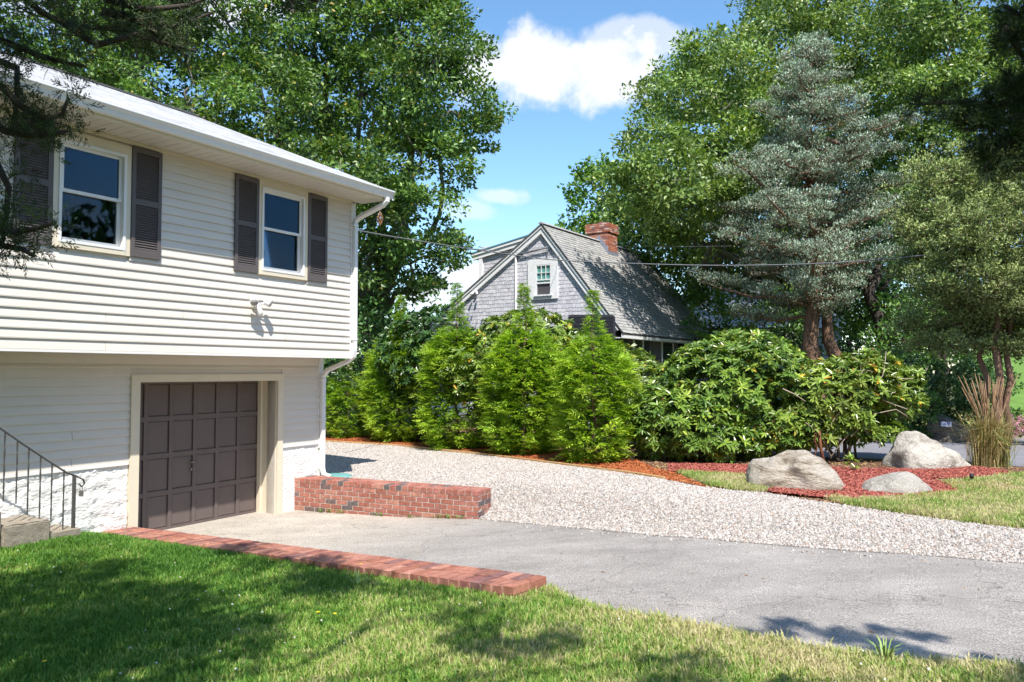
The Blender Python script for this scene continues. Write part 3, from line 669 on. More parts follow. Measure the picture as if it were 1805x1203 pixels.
# roof
RD = -3.86; RZ = 7.47; ED = 1.30; EZ = 5.305; SR = 1.12
mb = MB()
mb.prism([H(SL, ED, EZ), H(SL, RD, RZ), H(SL, RD, RZ - .1), H(SL, ED, EZ - .06)], A * (SR - SL)); bd = 2 * RD - ED
mb.prism([H(SL, RD, RZ), H(SL, bd, EZ), H(SL, bd, EZ - .06), H(SL, RD, RZ - .1)], A * (SR - SL))
mb.build('roof_deck', mat('roof_board', (.5, .49, .47), .8), house)
mb = MB(); mb.prism([H(.86, 0.66, 5.15), H(.86, RD, RZ - .12), H(.86, bd + .8, 5.15)], A * .03); mb.build('gable_wall', vinyl, house)
mb = MB()
for (a, b, c, e) in ((ED + .02, EZ - .02, RD, RZ - .03),):
    mb.prism([H(SR, a, b - .14), H(SR, a, b + .012), H(SR, c, e + .02), H(SR, c, e - .14)], A * .028)
mb.build('rake_board', metalw, house)
def tabs(u0, u1, v0, v1, O, U, Vv, Nn, expo, wid, rng, thick=.008, clip=None, jit=.12):
    """individual shingles as thin wedges lying on a roof or wall plane: U along, Vv up the slope, Nn out"""
    Vs = []; val = []; v = v0; k = 0
    while v < v1:
        u = u0 - rng.random() * wid[1]
        while u < u1:
            w = rng.uniform(*wid); a, b = max(u, u0), min(u + w - .004, u1)
            lo, hi = v + rng.normal() * expo * jit * .3, min(v + expo * 1.05, v1)
            if clip:
                c = clip((v + v + expo) * .5); a, b = max(a, c[0]), min(b, c[1])
            if b - a > .015 and hi - lo > .01:
                th = thick * rng.uniform(.8, 1.5)
                Vs.append([O + U * a + Vv * lo + Nn * .0, O + U * b + Vv * lo, O + U * b + Vv * lo + Nn * th, O + U * a + Vv * lo + Nn * th, O + U * a + Vv * hi + Nn * .001, O + U * b + Vv * hi + Nn * .001]); val.append(rng.random())
            u += w
        v += expo; k += 1
    Vs = np.array(Vs); n = len(Vs); base = np.arange(n)[:, None] * 6
    F = np.concatenate([base + np.array([[0, 1, 2, 3]]), base + np.array([[3, 2, 5, 4]]), base + np.array([[0, 3, 4, 4]]), base + np.array([[1, 5, 2, 2]])])
    Fq = F[:2 * n]   # lower edge and face; sides are sub-millimetre
    return Vs.reshape(-1, 3), Fq, np.repeat(val, 6)
Vv = (H(0, RD, RZ) - H(0, ED, EZ)); LV = np.linalg.norm(Vv); Vv = Vv / LV; Nn = np.cross(A, Vv); Nn = Nn if Nn[2] > 0 else -Nn
V, F, vv_ = tabs(SL, SR, 0, LV, H(0, ED, EZ) + Nn * .004, A, Vv, Nn, .142, (.28, .34), np.random.default_rng(4), thick=.0025)
np_mesh('shingles', V, F, roofm, house, {'v': vv_}, kind='stuff')
mb = MB(); mb.prism([H(SL, RD + .16, RZ - .045), H(SL, RD, RZ + .05), H(SL, RD - .16, RZ - .045)], A * (SR - SL - .02)); mb.build('ridge_cap', mat('ridge_dark', (.05, .05, .05), .8), house)
# windows
def house_window(a, b, c, e, tr, blind=None):
    mb = MB(); a0, b0, c0, e0 = tr
    mb.hb(a0, a, OV - .01, OV + .035, c0, e0); mb.hb(b, b0, OV - .01, OV + .035, c0, e0); mb.hb(a, b, OV - .01, OV + .035, e, e0); mb.hb(a, b, OV - .01, OV + .045, c0, c)
    w = mb.build('window', cream, house)
    mb = MB(); q = .035
    mb.hb(a, a + q, OV - .12, OV + .048, c, e); mb.hb(b - q, b, OV - .12, OV + .048, c, e); mb.hb(a + q, b - q, OV - .12, OV + .048, e - q, e); mb.hb(a + q, b - q, OV - .12, OV + .052, c, c + q); mb.build('frame', white, w)
    mid = (c + e) / 2 + .02
    for nm, z0, z1, d in (('upper_sash', mid - .02, e - q, OV - .03), ('lower_sash', c + q, mid + .02, OV - .065)):
        mb = MB(); t_ = .038; x0, x1 = a + q, b - q
        mb.hb(x0, x0 + t_, d, d + .03, z0, z1); mb.hb(x1 - t_, x1, d, d + .03, z0, z1); mb.hb(x0 + t_, x1 - t_, d, d + .03, z0, z0 + t_); mb.hb(x0 + t_, x1 - t_, d, d + .03, z1 - t_, z1); mb.build(nm, white, w)
        mb = MB(); mb.hb(x0 + t_, x1 - t_, d + .010, d + .016, z0 + t_, z1 - t_); mb.build('pane', glass, w)
    if blind:
        mb = MB(); zz = e - .03
        while zz > blind: mb.hb(a + .06, b - .06, OV - .105, OV - .09, zz - .0235, zz - .001); zz -= .024
        mb.build('blind', mat('blind_white', (.8, .78, .72), .7), w, kind='stuff')
house_window(*WINS[0], (-4.06, -3.125, 3.70, 5.07)); house_window(*WINS[1], (-1.15, -.18, 3.70, 5.10), blind=4.72)
mb = MB(); mb.tube([H(-.86, OV - .45, 4.62), H(-.86, OV - .45, 3.6)], [.04, .07], 8); mb.build('curtain', mat('curtain_cloth', (.35, .33, .3), .8), house)
# shutters
def shutter(a, b, c, e):
    d0, d1 = OV + .018, OV + .05; st = .05; m1 = (c + e) / 2
    mb = MB(); mb.hb(a, a + st, d0, d1, c, e); mb.hb(b - st, b, d0, d1, c, e)
    for (z0, z1) in ((c, c + .10), (m1 - .035, m1 + .035), (e - .07, e)): mb.hb(a + st, b - st, d0, d1 - .002, z0, z1)
    o = mb.build('shutter', shutm, house)
    mb = MB()
    for (z0, z1) in ((c + .10, m1 - .035), (m1 + .035, e - .07)):
        n = int((z1 - z0) / .030); hgt = (z1 - z0) / n
        for i in range(n):
            z = z0 + i * hgt
            mb.add([H(a + st, d0 + .024, z + .002), H(b - st, d0 + .024, z + .002), H(b - st, d0 + .026, z + .007), H(a + st, d0 + .026, z + .007), H(b - st, d0 + .006, z + hgt), H(a + st, d0 + .006, z + hgt)], [(0, 1, 2, 3), (3, 2, 4, 5), (0, 5, 4, 1)])
    mb.build('louvres', shutm, o, kind='stuff')
    mb = MB(); mb.hb(a + st, b - st, d0, d0 + .004, c + .1, e - .07); mb.build('backing', shutm, o)
for (a, b) in ((-4.475, -4.075), (-3.12, -2.715), (-1.565, -1.15), (-.178, .232)): shutter(a, b, 3.705, 5.085)
# garage door
gd = MB(); gd.hb(GD[0], GD[1], -.46, -.425, .0, GD[3]); gdo = gd.build('garage_door', taupe, house)
cw = (GD[1] - GD[0]) / 6; rh = GD[3] / 4
for r in range(4):
    for c in range(6):
        a, b = GD[0] + c * cw + .035, GD[0] + (c + 1) * cw - .035; z0, z1 = r * rh + .035, (r + 1) * rh - .035
        mb = MB(); q = .016; d = -.423
        o_ = [H(a, d, z0), H(b, d, z0), H(b, d, z1), H(a, d, z1)]; i_ = [H(a + q, d + .006, z0 + q), H(b - q, d + .006, z0 + q), H(b - q, d + .006, z1 - q), H(a + q, d + .006, z1 - q)]
        mb.add(o_ + i_, [(0, 1, 5, 4), (1, 2, 6, 5), (2, 3, 7, 6), (3, 0, 4, 7), (4, 5, 6, 7)]); mb.build('panel', taupe, gdo)
for c in range(7):
    x = GD[0] + c * cw; mb = MB(); mb.hb(max(x - .03, GD[0]), min(x + .03, GD[1]), -.424, -.398, 0, GD[3]); mb.build('stile', taupe, gdo)
for r in range(5):
    z = r * rh; mb = MB()
    for c in range(6): mb.hb(GD[0] + c * cw + .0305, GD[0] + (c + 1) * cw - .0305, -.424, -.400, max(z - .035, .002), min(z + .035, GD[3])); 
    mb.build('rail', taupe, gdo)
mb = MB(); hx = -1.401; mb.tube([H(hx, -.40, .93), H(hx, -.365, .93)], .012, 8); mb.tube([H(hx - .05, -.362, .925), H(hx + .07, -.358, .94)], .009, 6); mb.hb(hx - .012, hx + .012, -.40, -.39, .80, .84); mb.build('handle', steel, gdo)
mb = MB()
mb.hb(-2.645, GD[0] + .02, -.02, .045, -.1, 2.235); mb.hb(GD[1] - .0 + .005, -.035, -.02, .045, -.1, 2.235); mb.hb(GD[0] + .02, GD[1] + .005, -.02, .045, GD[3], 2.235)
mb.build('door_casing', cream, house)
mb = MB(); mb.hb(GD[1], GD[1] + .03, -.47, -.02, -.05, GD[3]); mb.hb(GD[0] - .03, GD[0], -.47, -.02, -.05, GD[3]); mb.hb(GD[0], GD[1], -.47, -.02, GD[3], GD[3] + .03)
mb.hb(GD[1] - .03, GD[1], -.40, -.32, 0, GD[3]); mb.hb(GD[0], GD[0] + .03, -.40, -.32, 0, GD[3]); mb.build('door_jamb', cream, house)
mb = MB(); mb.hb(GD[0] - .1, GD[1] + .1, -.9, -.47, -.1, 2.3); mb.build('garage_interior', dark, house)
# downspout: two pipes and bends
dsm = metalw
mb = MB(); w_ = (.075, .055, tuple(N))
mb.tube([H(1.0, 1.30, 5.18), H(1.0, 1.30, 5.10)], 0, 4, sq=w_); mb.tube([H(1.0, 1.30, 5.115), H(.98, 1.24, 5.05), H(.87, .80, 4.86), H(.86, .735, 4.80)], 0, 4, sq=w_)
mb.tube([H(.86, .735, 4.82), H(.86, .735, 2.62)], 0, 4, sq=w_); mb.tube([H(.86, .735, 2.63), H(.86, .72, 2.53), H(.85, .60, 2.45), H(.82, .17, 2.30), H(.81, .075, 2.20)], 0, 4, sq=w_)
mb.tube([H(.81, .075, 2.22), H(.81, .075, .62)], 0, 4, sq=w_); mb.tube([H(.81, .075, .63), H(.82, .10, .53), H(.86, .20, .48)], 0, 4, sq=w_)
ds = mb.build('downspout', dsm, house)
for (z, d, s_) in ((4.72, .735, .86), (2.80, .735, .86), (2.12, .075, .81), (1.45, .075, .81)):
    mb = MB(); mb.hb(s_ - .06, s_ + .045, d - .035, d + .034, z, z + .03); mb.build('strap', dsm, ds)
# floodlight
FS, FZ = -1.20, 3.24
fl = thing('floodlight', H(FS, OV, FZ), 'white twin head security floodlight on the upper siding', 'floodlight')
mb = MB(); mb.tube([H(FS, OV + .014, FZ), H(FS, OV + .05, FZ)], .055, 16); mb.tube([H(FS, OV + .05, FZ), H(FS, OV + .11, FZ - .02)], .03, 10); mb.build('base', metalw, fl)
for sgn, px in ((-1, 432), (1, 461)):
    c0 = H(FS + sgn * .02, OV + .10, FZ); c1 = H(FS + sgn * .12, OV + .16, FZ + .045); dr = unit(np.array(A * sgn * .5 + N * .75 + np.array([0, 0, -.35])))
    mb = MB(); mb.tube([c0, c1], .014, 8); mb.tube([c1 - dr * .05, c1 - dr * .03, c1 + dr * .05, c1 + dr * .06], [.02, .05, .058, .06], 16); hd = mb.build('lamp_head', metalw, fl)
    mb = MB(); mb.tube([c1 + dr * .055, c1 + dr * .064], .05, 16); mb.build('lens', mat('lens_grey', (.35, .34, .32), .2, .6), hd)
mb = MB(); mb.tube([H(FS + .01, OV + .10, FZ - .03), H(FS + .02, OV + .13, FZ - .10), H(FS + .02, OV + .14, FZ - .16)], [.022, .045, .03], 12); mb.build('sensor', metalw, fl)
# hanging ornament under the gutter
oc = atY(670, 385, 13.3); ot = thing('hanging_ornament', oc + [0, 0, .19], 'small openwork brown ornament hanging below the gutter end', 'ornament')
cop = mat('copper_wire', (.42, .22, .12), .5, .4, var=.3, nscale=40)
mb = MB(); mb.tube([H(1.05, 1.29, 5.19), oc + [0, 0, .12]], .003, 4); mb.build('string', iron, ot)
mb = MB()
for k in range(6):
    a = k * math.pi / 3; pts = [oc + np.array([math.cos(a + q * 3) * .05 * math.sin(math.pi * q), math.sin(a + q * 3) * .05 * math.sin(math.pi * q), .12 - .26 * q]) for q in np.linspace(0, 1, 9)]
    mb.tube(pts, .005, 4)
for k in range(6):
    a = k * math.pi / 3; pts = [oc + np.array([math.cos(a - q * 3) * .05 * math.sin(math.pi * q), math.sin(a - q * 3) * .05 * math.sin(math.pi * q), .12 - .26 * q]) for q in np.linspace(0, 1, 9)]
    mb.tube(pts, .004, 4)
mb.build('openwork', cop, ot, kind='stuff')

# ------------------------------------------------------------------ brick retaining wall
U = unit(P1 - P0); Lw = float(np.linalg.norm(P1 - P0)); Bk = np.array([-U[1], U[0], 0]); Zv = np.array([0, 0, 1.0]); ZT = .53; ch = .0745
rw = thing('retaining_wall', P0, 'low red brick retaining wall between the garage apron and the gravel', 'wall')
bme = [unit_brick('brick_%d' % i, brickm, .022, i) for i in range(3)]
mb = MB(); mb.fb(P0, U, Bk, Zv, .007, Lw - .007, .006, .41, -.2, ZT - .007); mb.build('mortar_core', mortar, rw)
ang = math.atan2(U[1], U[0])
def lay(u, v, z, L, Wd, Hh, rot=0.0):
    piece('brick', random.choice(bme), P0 + U * u + Bk * v + Zv * z, (random.uniform(-.01, .01), random.uniform(-.01, .01), ang + rot + random.uniform(-.01, .01)), (L, Wd, Hh), rw)
nh = int(Lw / .107)
for i in range(nh):
    u = (i + .5) * Lw / nh; wd = Lw / nh - .009
    lay(u, .100, ZT - ch / 2, .204, wd, ch - .008, math.pi / 2); lay(u, .312, ZT - ch / 2, .204, wd, ch - .008, math.pi / 2)
for r in range(1, 8):
    z = ZT - ch * (r + .5); off = (r % 2) * .107; u = -off
    while u < Lw - .03:
        a, b = max(u, 0), min(u + .214, Lw)
        if b - a > .04: lay((a + b) / 2, .05, z, b - a - .013, .1, ch - .013)
        u += .214
    v = .105 if r % 2 else .003
    while v < .40:
        b = min(v + .205, .42)
        if b - v > .05: lay(Lw - .05, (v + b) / 2, z, b - v - .013, .1, ch - .013, math.pi / 2)
        v += .214
# weeds growing at its foot
r = np.random.default_rng(5)
WL = ['leftmost weed sprig at the foot of the brick wall', 'second weed sprig from the garage end of the brick wall', 'third weed sprig from the garage end of the brick wall', 'lone weed sprig under the middle of the brick wall', 'small weed sprig right of the middle of the brick wall foot', 'third last weed sprig before the open end of the brick wall', 'second last weed sprig before the open end of the brick wall', 'weed sprig nearest the open corner of the brick wall']
for i, u in enumerate([.6, .75, 1.0, 1.7, 2.3, 2.75, 2.95, 3.15]):
    m = MB(); b0 = P0 + U * u - Bk * .04; b0 = np.array([b0[0], b0[1], h_drive(b0[0], b0[1])])
    for k in range(14):
        a = r.uniform(0, 6.28); d = np.array([math.cos(a), math.sin(a), 0]); L = r.uniform(.03, .09); s_ = np.array([-d[1], d[0], 0]) * .008; b = b0 + d * .02 + U * r.normal() * .04
        m.add([b, b + d * L * .4 + [0, 0, L * .7] + s_, b + d * L + [0, 0, L * .8], b + d * L * .4 + [0, 0, L * .7] - s_], [(0, 1, 2, 3)])
    m.build('weed', MATS.get('weed_green') or mat('weed_green', (.18, .30, .06), .6, var=.4, nscale=20), label=WL[i], cat='weed', group='weeds at the foot of the brick wall')
# ------------------------------------------------------------------ brick edging of the lawn
E0 = np.array(B0); E1 = C1; ed = E1 - E0; Le = float(np.linalg.norm(ed)); EU = ed / Le
side = unit(np.array([C2[0] - C1[0], C2[1] - C1[1], 0.0])); Wq = float(np.linalg.norm((C2 - C1)[:2])); EN = unit(np.cross(EU, side)); EN = EN if EN[2] > 0 else -EN
be = thing('brick_edging', E0, 'low sloping brick edging laid in two rows between lawn and driveway', 'edging')
mb = MB(); mb.fb(E0, EU, side, EN, .01, Le - .012, .012, Wq - .012, -.2, -.01); mb.build('mortar_bed', mortar, be)
pm = [unit_brick('paver_%d' % i, paverm, .035, 10 + i) for i in range(3)]
R = Matrix((side, -EU if np.dot(np.cross(side, -EU), EN) > 0 else EU, EN)).transposed()
ne = int(Le / .112)
for i in range(ne):
    for k in (0, 1):
        c = E0 + EU * ((i + .5) * Le / ne) + side * (Wq * (.25 + .5 * k)) + EN * (-.03 + random.uniform(-.003, .003))
        e = R.to_euler(); piece('brick', random.choice(pm), c, (e.x + random.uniform(-.012, .012), e.y + random.uniform(-.012, .012), e.z + random.uniform(-.012, .012)), (Wq / 2 - .008, Le / ne - .007, .066), be)
for k in (0, 1):   # lower course showing at the open end and along the lawn side
    c = E1 - EU * .055 + side * (Wq * (.25 + .5 * k)) - EN * .105; e = R.to_euler(); piece('brick', pm[k], c, tuple(e), (Wq / 2 - .006, .105, .072), be)
for i in range(18):
    c = E1 - EU * (.22 + i * .22) + side * (Wq - .055) - EN * .105; e = R.to_euler(); piece('brick', random.choice(pm), c, (e.x, e.y, e.z + math.pi / 2), (.212, .1, .072), be)
# ------------------------------------------------------------------ steps, railing, padlock
st = thing('concrete_steps', H(-4.4, .3, .3), 'worn concrete steps climbing beside the white foundation', 'steps')
def block(name, s0, s1, z0, z1, seed):
    bm = bmesh.new(); P = [H(s, d, z) for z in (z0, z1) for (s, d) in ((s0, .05), (s1, .05), (s1, .62), (s0, .62))]
    vs = [bm.verts.new(p) for p in P]
    for f in ((3, 2, 1, 0), (4, 5, 6, 7), (0, 1, 5, 4), (1, 2, 6, 5), (2, 3, 7, 6), (3, 0, 4, 7)): bm.faces.new([vs[i] for i in f])
    bmesh.ops.bevel(bm, geom=bm.edges[:], offset=.018, segments=3, affect='EDGES'); bmesh.ops.subdivide_edges(bm, edges=[e for e in bm.edges if e.calc_length() > .15], cuts=6, use_grid_fill=True)
    rr = random.Random(seed)
    for v in bm.verts: v.co += Vector([rr.uniform(-.004, .004) for _ in range(3)])
    bmesh.ops.recalc_face_normals(bm, faces=bm.faces); L0 = wloc(st)
    for v in bm.verts: v.co -= Vector(L0)
    me = D.meshes.new(name); bm.to_mesh(me); bm.free(); me.materials.append(concrete); o = D.objects.new(name, me); COL.objects.link(o); o.parent = st
block('step', -4.46, -3.95, .2, .60, 1); block('step', -4.98, -4.47, .2, .775, 2); block('step', -5.6, -4.99, .2, .95, 3)
mb = MB(); mb.hb(-3.94, -3.6, .1, .6, .25, .435); mb.build('footing', concrete, st)
rl = thing('iron_railing', H(-3.7, .5, .43), 'grey iron stair railing with twisted balusters and a curled end', 'railing')
DR = .5
def rp(x, y): return on_plane(x, y, J, N, DR)
top = [rp(-60, 712), rp(0, 755), rp(40, 783), rp(82, 811), rp(118, 834), rp(137, 841)]
curl = [rp(137, 841), rp(147, 846), rp(149, 853), rp(144, 858), rp(139, 853)]
mb = MB(); mb.tube(top, .011, 6); mb.tube(curl, .011, 6); mb.build('handrail', iron, rl)
mb = MB(); a_ = rp(131, 837); b_ = rp(128, 940); mb.fb(np.array([a_[0], a_[1], 0]), A, N, Zv, -.016, .016, -.016, .016, b_[2] - .05, a_[2]); mb.build('post', iron, rl)
for (x, y0, y1) in ((113, 828, 938), (92, 816, 921), (72, 803, 914), (51, 790, 908), (31, 777, 888), (9, 763, 884)):
    p, q = rp(x, y0), rp(x - 2, y1); mb = MB(); nseg = 14; V = []
    for i in range(nseg + 1):
        c = p + (q - p) * i / nseg; c = np.array([p[0], p[1], c[2]]); tw = i * .45
        for k in range(4): an = tw + k * math.pi / 2; V.append(c + (A * math.cos(an) + N * math.sin(an)) * .0095)
    mb.add(V, [(i * 4 + k, i * 4 + (k + 1) % 4, (i + 1) * 4 + (k + 1) % 4, (i + 1) * 4 + k) for i in range(nseg) for k in range(4)]); mb.build('baluster', iron, rl)
kb = thing('padlock', rp(143, 857), 'lockbox padlock hanging from the curled end of the iron railing', 'padlock'); c = rp(143, 866)
mb = MB(); mb.tube([c + A * .014 + [0, 0, .0], c + A * .015 + [0, 0, .045], c + [0, 0, .062], c - A * .015 + [0, 0, .045], c - A * .014], .004, 8); mb.build('shackle', steel, kb)
mb = MB(); mb.fb(c, A, N, Zv, -.023, .023, -.013, .013, -.062, .003); mb.build('body', steel, kb)
# timber edge of the gravel: butted boards
te = thing('timber_edging', (tl[2][0], tl[2][1], .45), 'long pale timber edging board between gravel and orange mulch', 'edging')
tp = [np.array([*tl0, 0])] + [np.array([*p, 0]) for p in tl]
for a, b in zip(tp[:-1], tp[1:]):
    u = unit(b - a); bk = np.array([-u[1], u[0], 0]); L = np.linalg.norm(b - a)
    za, zb = h_site(a[0], a[1]), h_site(b[0], b[1]); mb = MB(); q0, q1 = a + u * .003, b - u * .003
    mb.hexa([q0 + [0, 0, za - .05], q1 + [0, 0, zb - .05], q1 + bk * .04 + [0, 0, zb - .05], q0 + bk * .04 + [0, 0, za - .05], q0 + [0, 0, za + .045], q1 + [0, 0, zb + .045], q1 + bk * .04 + [0, 0, zb + .045], q0 + bk * .04 + [0, 0, za + .045]])
    mb.build('board', timberm, te)
# teal lid in the gravel behind the brick wall
P = back(592, 841, h_site); lt = thing('drain_lid', P, 'flat teal lid set in the gravel behind the brick wall', 'lid')
teal = mat('teal_plastic', (.16, .38, .36), .6, .3, var=.15)
mb = MB(); mb.tube([P + [0, 0, -.02], P + [0, 0, .03], P + [0, 0, .036]], [.27, .27, .25], 24); mb.build('lid', teal, lt)
mb = MB(); mb.tube([P + [0, 0, -.04], P + [0, 0, .012]], [.3, .3], 24); mb.build('rim', teal, lt)

# ================================================================== THE NEIGHBOUR'S HOUSE
t2 = math.atan(888 / FPX * math.cos(PITCH)); A2 = np.array([math.sin(t2), math.cos(t2), 0]); N2 = np.array([math.cos(t2), -math.sin(t2), 0])
R2 = atY(957, 393, 27.0); R2[2] = 0
def G(u, a, z): return R2 + N2 * u + A2 * a + Zv * z
def ga(x, y, u): q = on_plane(x, y, R2, N2, u) - R2; return float(q @ A2), float(q[2])
def gu(x, y, a): q = on_plane(x, y, R2, A2, a) - R2; return float(q @ N2), float(q[2])
shwall = ramp_rand('weathered_shingle', [(.56, .55, .60), (.62, .61, .65), (.52, .51, .56), (.58, .57, .62), (.64, .62, .65), (.50, .49, .53)], source='v', nscale=14, amt=.18, bump=.5, bscale=120)
shroof = ramp_rand('roof_shingle', [(.34, .34, .34), (.38, .38, .37), (.31, .31, .31), (.36, .35, .34), (.40, .39, .38)], source='v', nscale=10, amt=.2, bump=.4, bscale=150)
chbrick = ramp_rand('chimney_brick', [(.46, .18, .12), (.42, .14, .09), (.50, .22, .15), (.55, .38, .32), (.38, .12, .08), (.24, .12, .11), (.48, .20, .12)], source='v', nscale=12, amt=.2)
whitet = mat('white_trim', (.82, .82, .82), .5, .3, var=.05)
lead = mat('lead_flashing', (.26, .29, .36), .5, .4, var=.2, nscale=6)
nh_ = thing('neighbour_house', G(0, 0, .4), 'grey shingled steep roofed cottage with white trim and red brick chimney', 'house')
RZ2 = 7.50; EU2, EZ2 = 2.95, 3.78; LS = .664; LL = -6.2; LEN = 9.3
zr = lambda u: RZ2 - (RZ2 - EZ2) / EU2 * u if u > 0 else RZ2 + LS * u
mb = MB(); mb.prism([G(0, .06, RZ2 - .12), G(EU2 - .15, .06, zr(EU2 - .15) - .1), G(EU2 - .15, .06, .3), G(LL + .1, .06, .3), G(LL + .1, .06, zr(LL) - .05)], A2 * (LEN - .3)); mb.build('wall_core', mat('sheathing', (.2, .19, .2), .9), nh_)
rg = np.random.default_rng(12)
def clipg(v):
    z = .5 + v
    r = (RZ2 - .1 - z) / ((RZ2 - EZ2) / EU2); r = min(r, EU2 - .16); l = max(-(RZ2 - .1 - z) / LS, LL + .1); return (l, r)
V, F, vv_ = tabs(LL, EU2, 0, RZ2 - .6, G(0, .05, .5), N2, Zv, -A2, .138, (.09, .19), rg, thick=.008, clip=clipg, jit=.12); np_mesh('wall_shingles', V, F, shwall, nh_, {'v': vv_}, kind='stuff')
# dormer
DU0, DZ0, DU1, DZ1 = -.69, 7.10, -3.09, 6.70
dz = lambda u: DZ0 + (DZ1 - DZ0) * (u - DU0) / (DU1 - DU0)
mb = MB(); mb.prism([G(-.6, .08, dz(-.6) - .05), G(-2.77, .08, dz(-2.77) - .08), G(-2.77, .08, zr(-2.77) - .1), G(-.6, .08, zr(-.6) - .1)], A2 * (LEN - 1)); mb.build('dormer_core', MATS['sheathing'], nh_)
def clipd(v):
    z = 5.6 + v; lo = -(RZ2 + .02 - z) / LS   # where the rake line sits at this height
    hi_u = -2.76; r = DU0 if z < DZ0 - .1 else None
    right = min(-.75, (z - RZ2) / LS); # rake line u at height z
    # dormer roof line limits the top
    top_u = DU0 + (z + .16 - DZ0) / (DZ1 - DZ0) * (DU1 - DU0) if z + .16 > DZ1 else -9
    return (-2.76, right) if z + .16 < dz(-2.76) else (-2.76, min(right, -9)) if z > DZ0 else (-2.76, min(right, -.75) if z + .16 < DZ1 else max(-2.76, min(right, -.75)))
V, F, vv_ = tabs(-2.76, -.7, 0, 1.35, G(0, .07, 5.6), N2, Zv, -A2, .138, (.09, .19), rg, thick=.008, clip=clipd); np_mesh('dormer_shingles', V, F, shwall, nh_, {'v': vv_}, kind='stuff')
def band(name, p, q, w, a0, a1, m, extra=0):
    """a board in the gable plane, its upper edge on the line p-q (u,z), width w downwards"""
    (u0, z0), (u1, z1) = p, q; L = math.hypot(u1 - u0, z1 - z0); nu, nz2 = -(z1 - z0) / L, (u1 - u0) / L
    if nz2 > 0: nu, nz2 = -nu, -nz2
    mb = MB(); mb.prism([G(u0, a0, z0), G(u1, a0, z1), G(u1 + nu * w, a0, z1 + nz2 * w), G(u0 + nu * w + extra, a0, z0 + nz2 * w)], A2 * (a1 - a0)); return mb.build(name, m, nh_)
band('rake_board', (0.0, RZ2), (EU2 + .02, zr(EU2 + .02)), .24, -.06, .05, whitet); band('rake_board', (0.0, RZ2 - .004), (LL, zr(LL)), .24, -.062, .048, whitet)
band('rake_molding', (0.02, RZ2), (EU2 + .06, zr(EU2 + .06)), .10, -.10, -.061, whitet); band('rake_molding', (-.02, RZ2), (LL, zr(LL)), .10, -.101, -.063, whitet)
band('dormer_rake', (DU0 + .12, dz(DU0 + .12)), (DU1, DZ1), .24, -.045, .06, whitet); band('dormer_molding', (DU0, dz(DU0)), (DU1 - .03, DZ1 - .005), .09, -.085, -.046, whitet)
mb = MB(); mb.fb(R2, N2, A2, Zv, -2.78, -2.64, -.03, .1, zr(-2.7) - .05, DZ1 - .16); mb.build('dormer_corner_board', whitet, nh_)
mb = MB(); mb.fb(R2, N2, A2, Zv, -3.05, -2.79, .0, LEN - 1, DZ1 - .2, DZ1 - .02); mb.build('dormer_fascia', whitet, nh_)
# roofs
def slab(name, u0, z0, u1, z1, a0, a1, th, m):
    mb = MB(); mb.prism([G(u0, a0, z0), G(u1, a0, z1), G(u1, a0, z1 - th), G(u0, a0, z0 - th)], A2 * (a1 - a0)); return mb.build(name, m, nh_)
rbm = mat('roof_underlay', (.12, .12, .12), .9)
slab('roof_deck', 0, RZ2 + .03, EU2 + .2, zr(EU2 + .2) + .03, -.12, LEN, .07, rbm); slab('roof_deck', 0, RZ2 + .03, LL - .2, zr(LL - .2) + .03, -.12, LEN, .07, rbm)
slab('dormer_roof', DU0 + .35, dz(DU0 + .35) + .06, DU1 - .06, DZ1 + .03, -.10, LEN - .8, .05, mat('dormer_edge', (.10, .24, .32), .7))
Vr = unit(G(0, 0, RZ2) - G(EU2 + .2, 0, zr(EU2 + .2))); Lr = float(np.linalg.norm(G(0, 0, RZ2) - G(EU2 + .2, 0, zr(EU2 + .2)))); Nr = np.cross(A2, Vr); Nr = Nr if Nr[2] > 0 else -Nr
V, F, vv_ = tabs(-.14, LEN, 0, Lr, G(EU2 + .2, 0, zr(EU2 + .2) + .035), A2, Vr, Nr, .135, (.12, .33), rg, thick=.014); np_mesh('roof_shingles', V, F, shroof, nh_, {'v': vv_}, kind='stuff')
mb = MB(); mb.prism([G(-.12, -.14, RZ2 + .02), G(0, -.14, RZ2 + .09), G(.12, -.14, RZ2 + .0)], A2 * (LEN + .14)); mb.build('ridge_cap', shroof, nh_)
mb = MB(); mb.fb(R2, N2, A2, Zv, EU2 + .12, EU2 + .2, -.1, LEN, zr(EU2 + .2) - .14, zr(EU2 + .2) + .02); mb.build('fascia', whitet, nh_)
mb = MB(); mb.fb(R2, N2, A2, Zv, EU2 - .14, EU2 + .11, -.05, LEN, zr(EU2 + .2) - .14, zr(EU2 + .2) - .11); mb.build('soffit', whitet, nh_)
# gable window
cas = mat('casing_white', (.84, .84, .84), .5)
mb = MB(); fb = lambda u0, u1, a0, a1, z0, z1: mb.fb(R2, N2, A2, Zv, u0, u1, a0, a1, z0, z1)
wu0, wu1, wz0, wz1 = -.29, .33, 4.98, 6.07
fb(wu0 - .34, wu0, -.02, .04, wz0 - .14, wz1 + .17); fb(wu1, wu1 + .27, -.02, .04, wz0 - .14, wz1 + .17); fb(wu0, wu1, -.02, .04, wz1, wz1 + .17); fb(wu0, wu1, -.02, .04, wz0 - .14, wz0); fb(wu0 - .06, wu1 + .06, -.07, -.021, wz0 - .03, wz0 + .02)
wn = mb.build('window', cas, nh_)
mb = MB(); fb(wu0, wu0 + .035, -.015, .03, wz0, wz1); fb(wu1 - .035, wu1, -.015, .03, wz0, wz1); fb(wu0 + .035, wu1 - .035, -.015, .03, wz1 - .04, wz1); fb(wu0 + .035, wu1 - .035, -.015, .03, wz0 + .41, wz0 + .46); fb(wu0 + .035, wu1 - .035, -.012, .03, wz0 + .53, wz0 + .57)
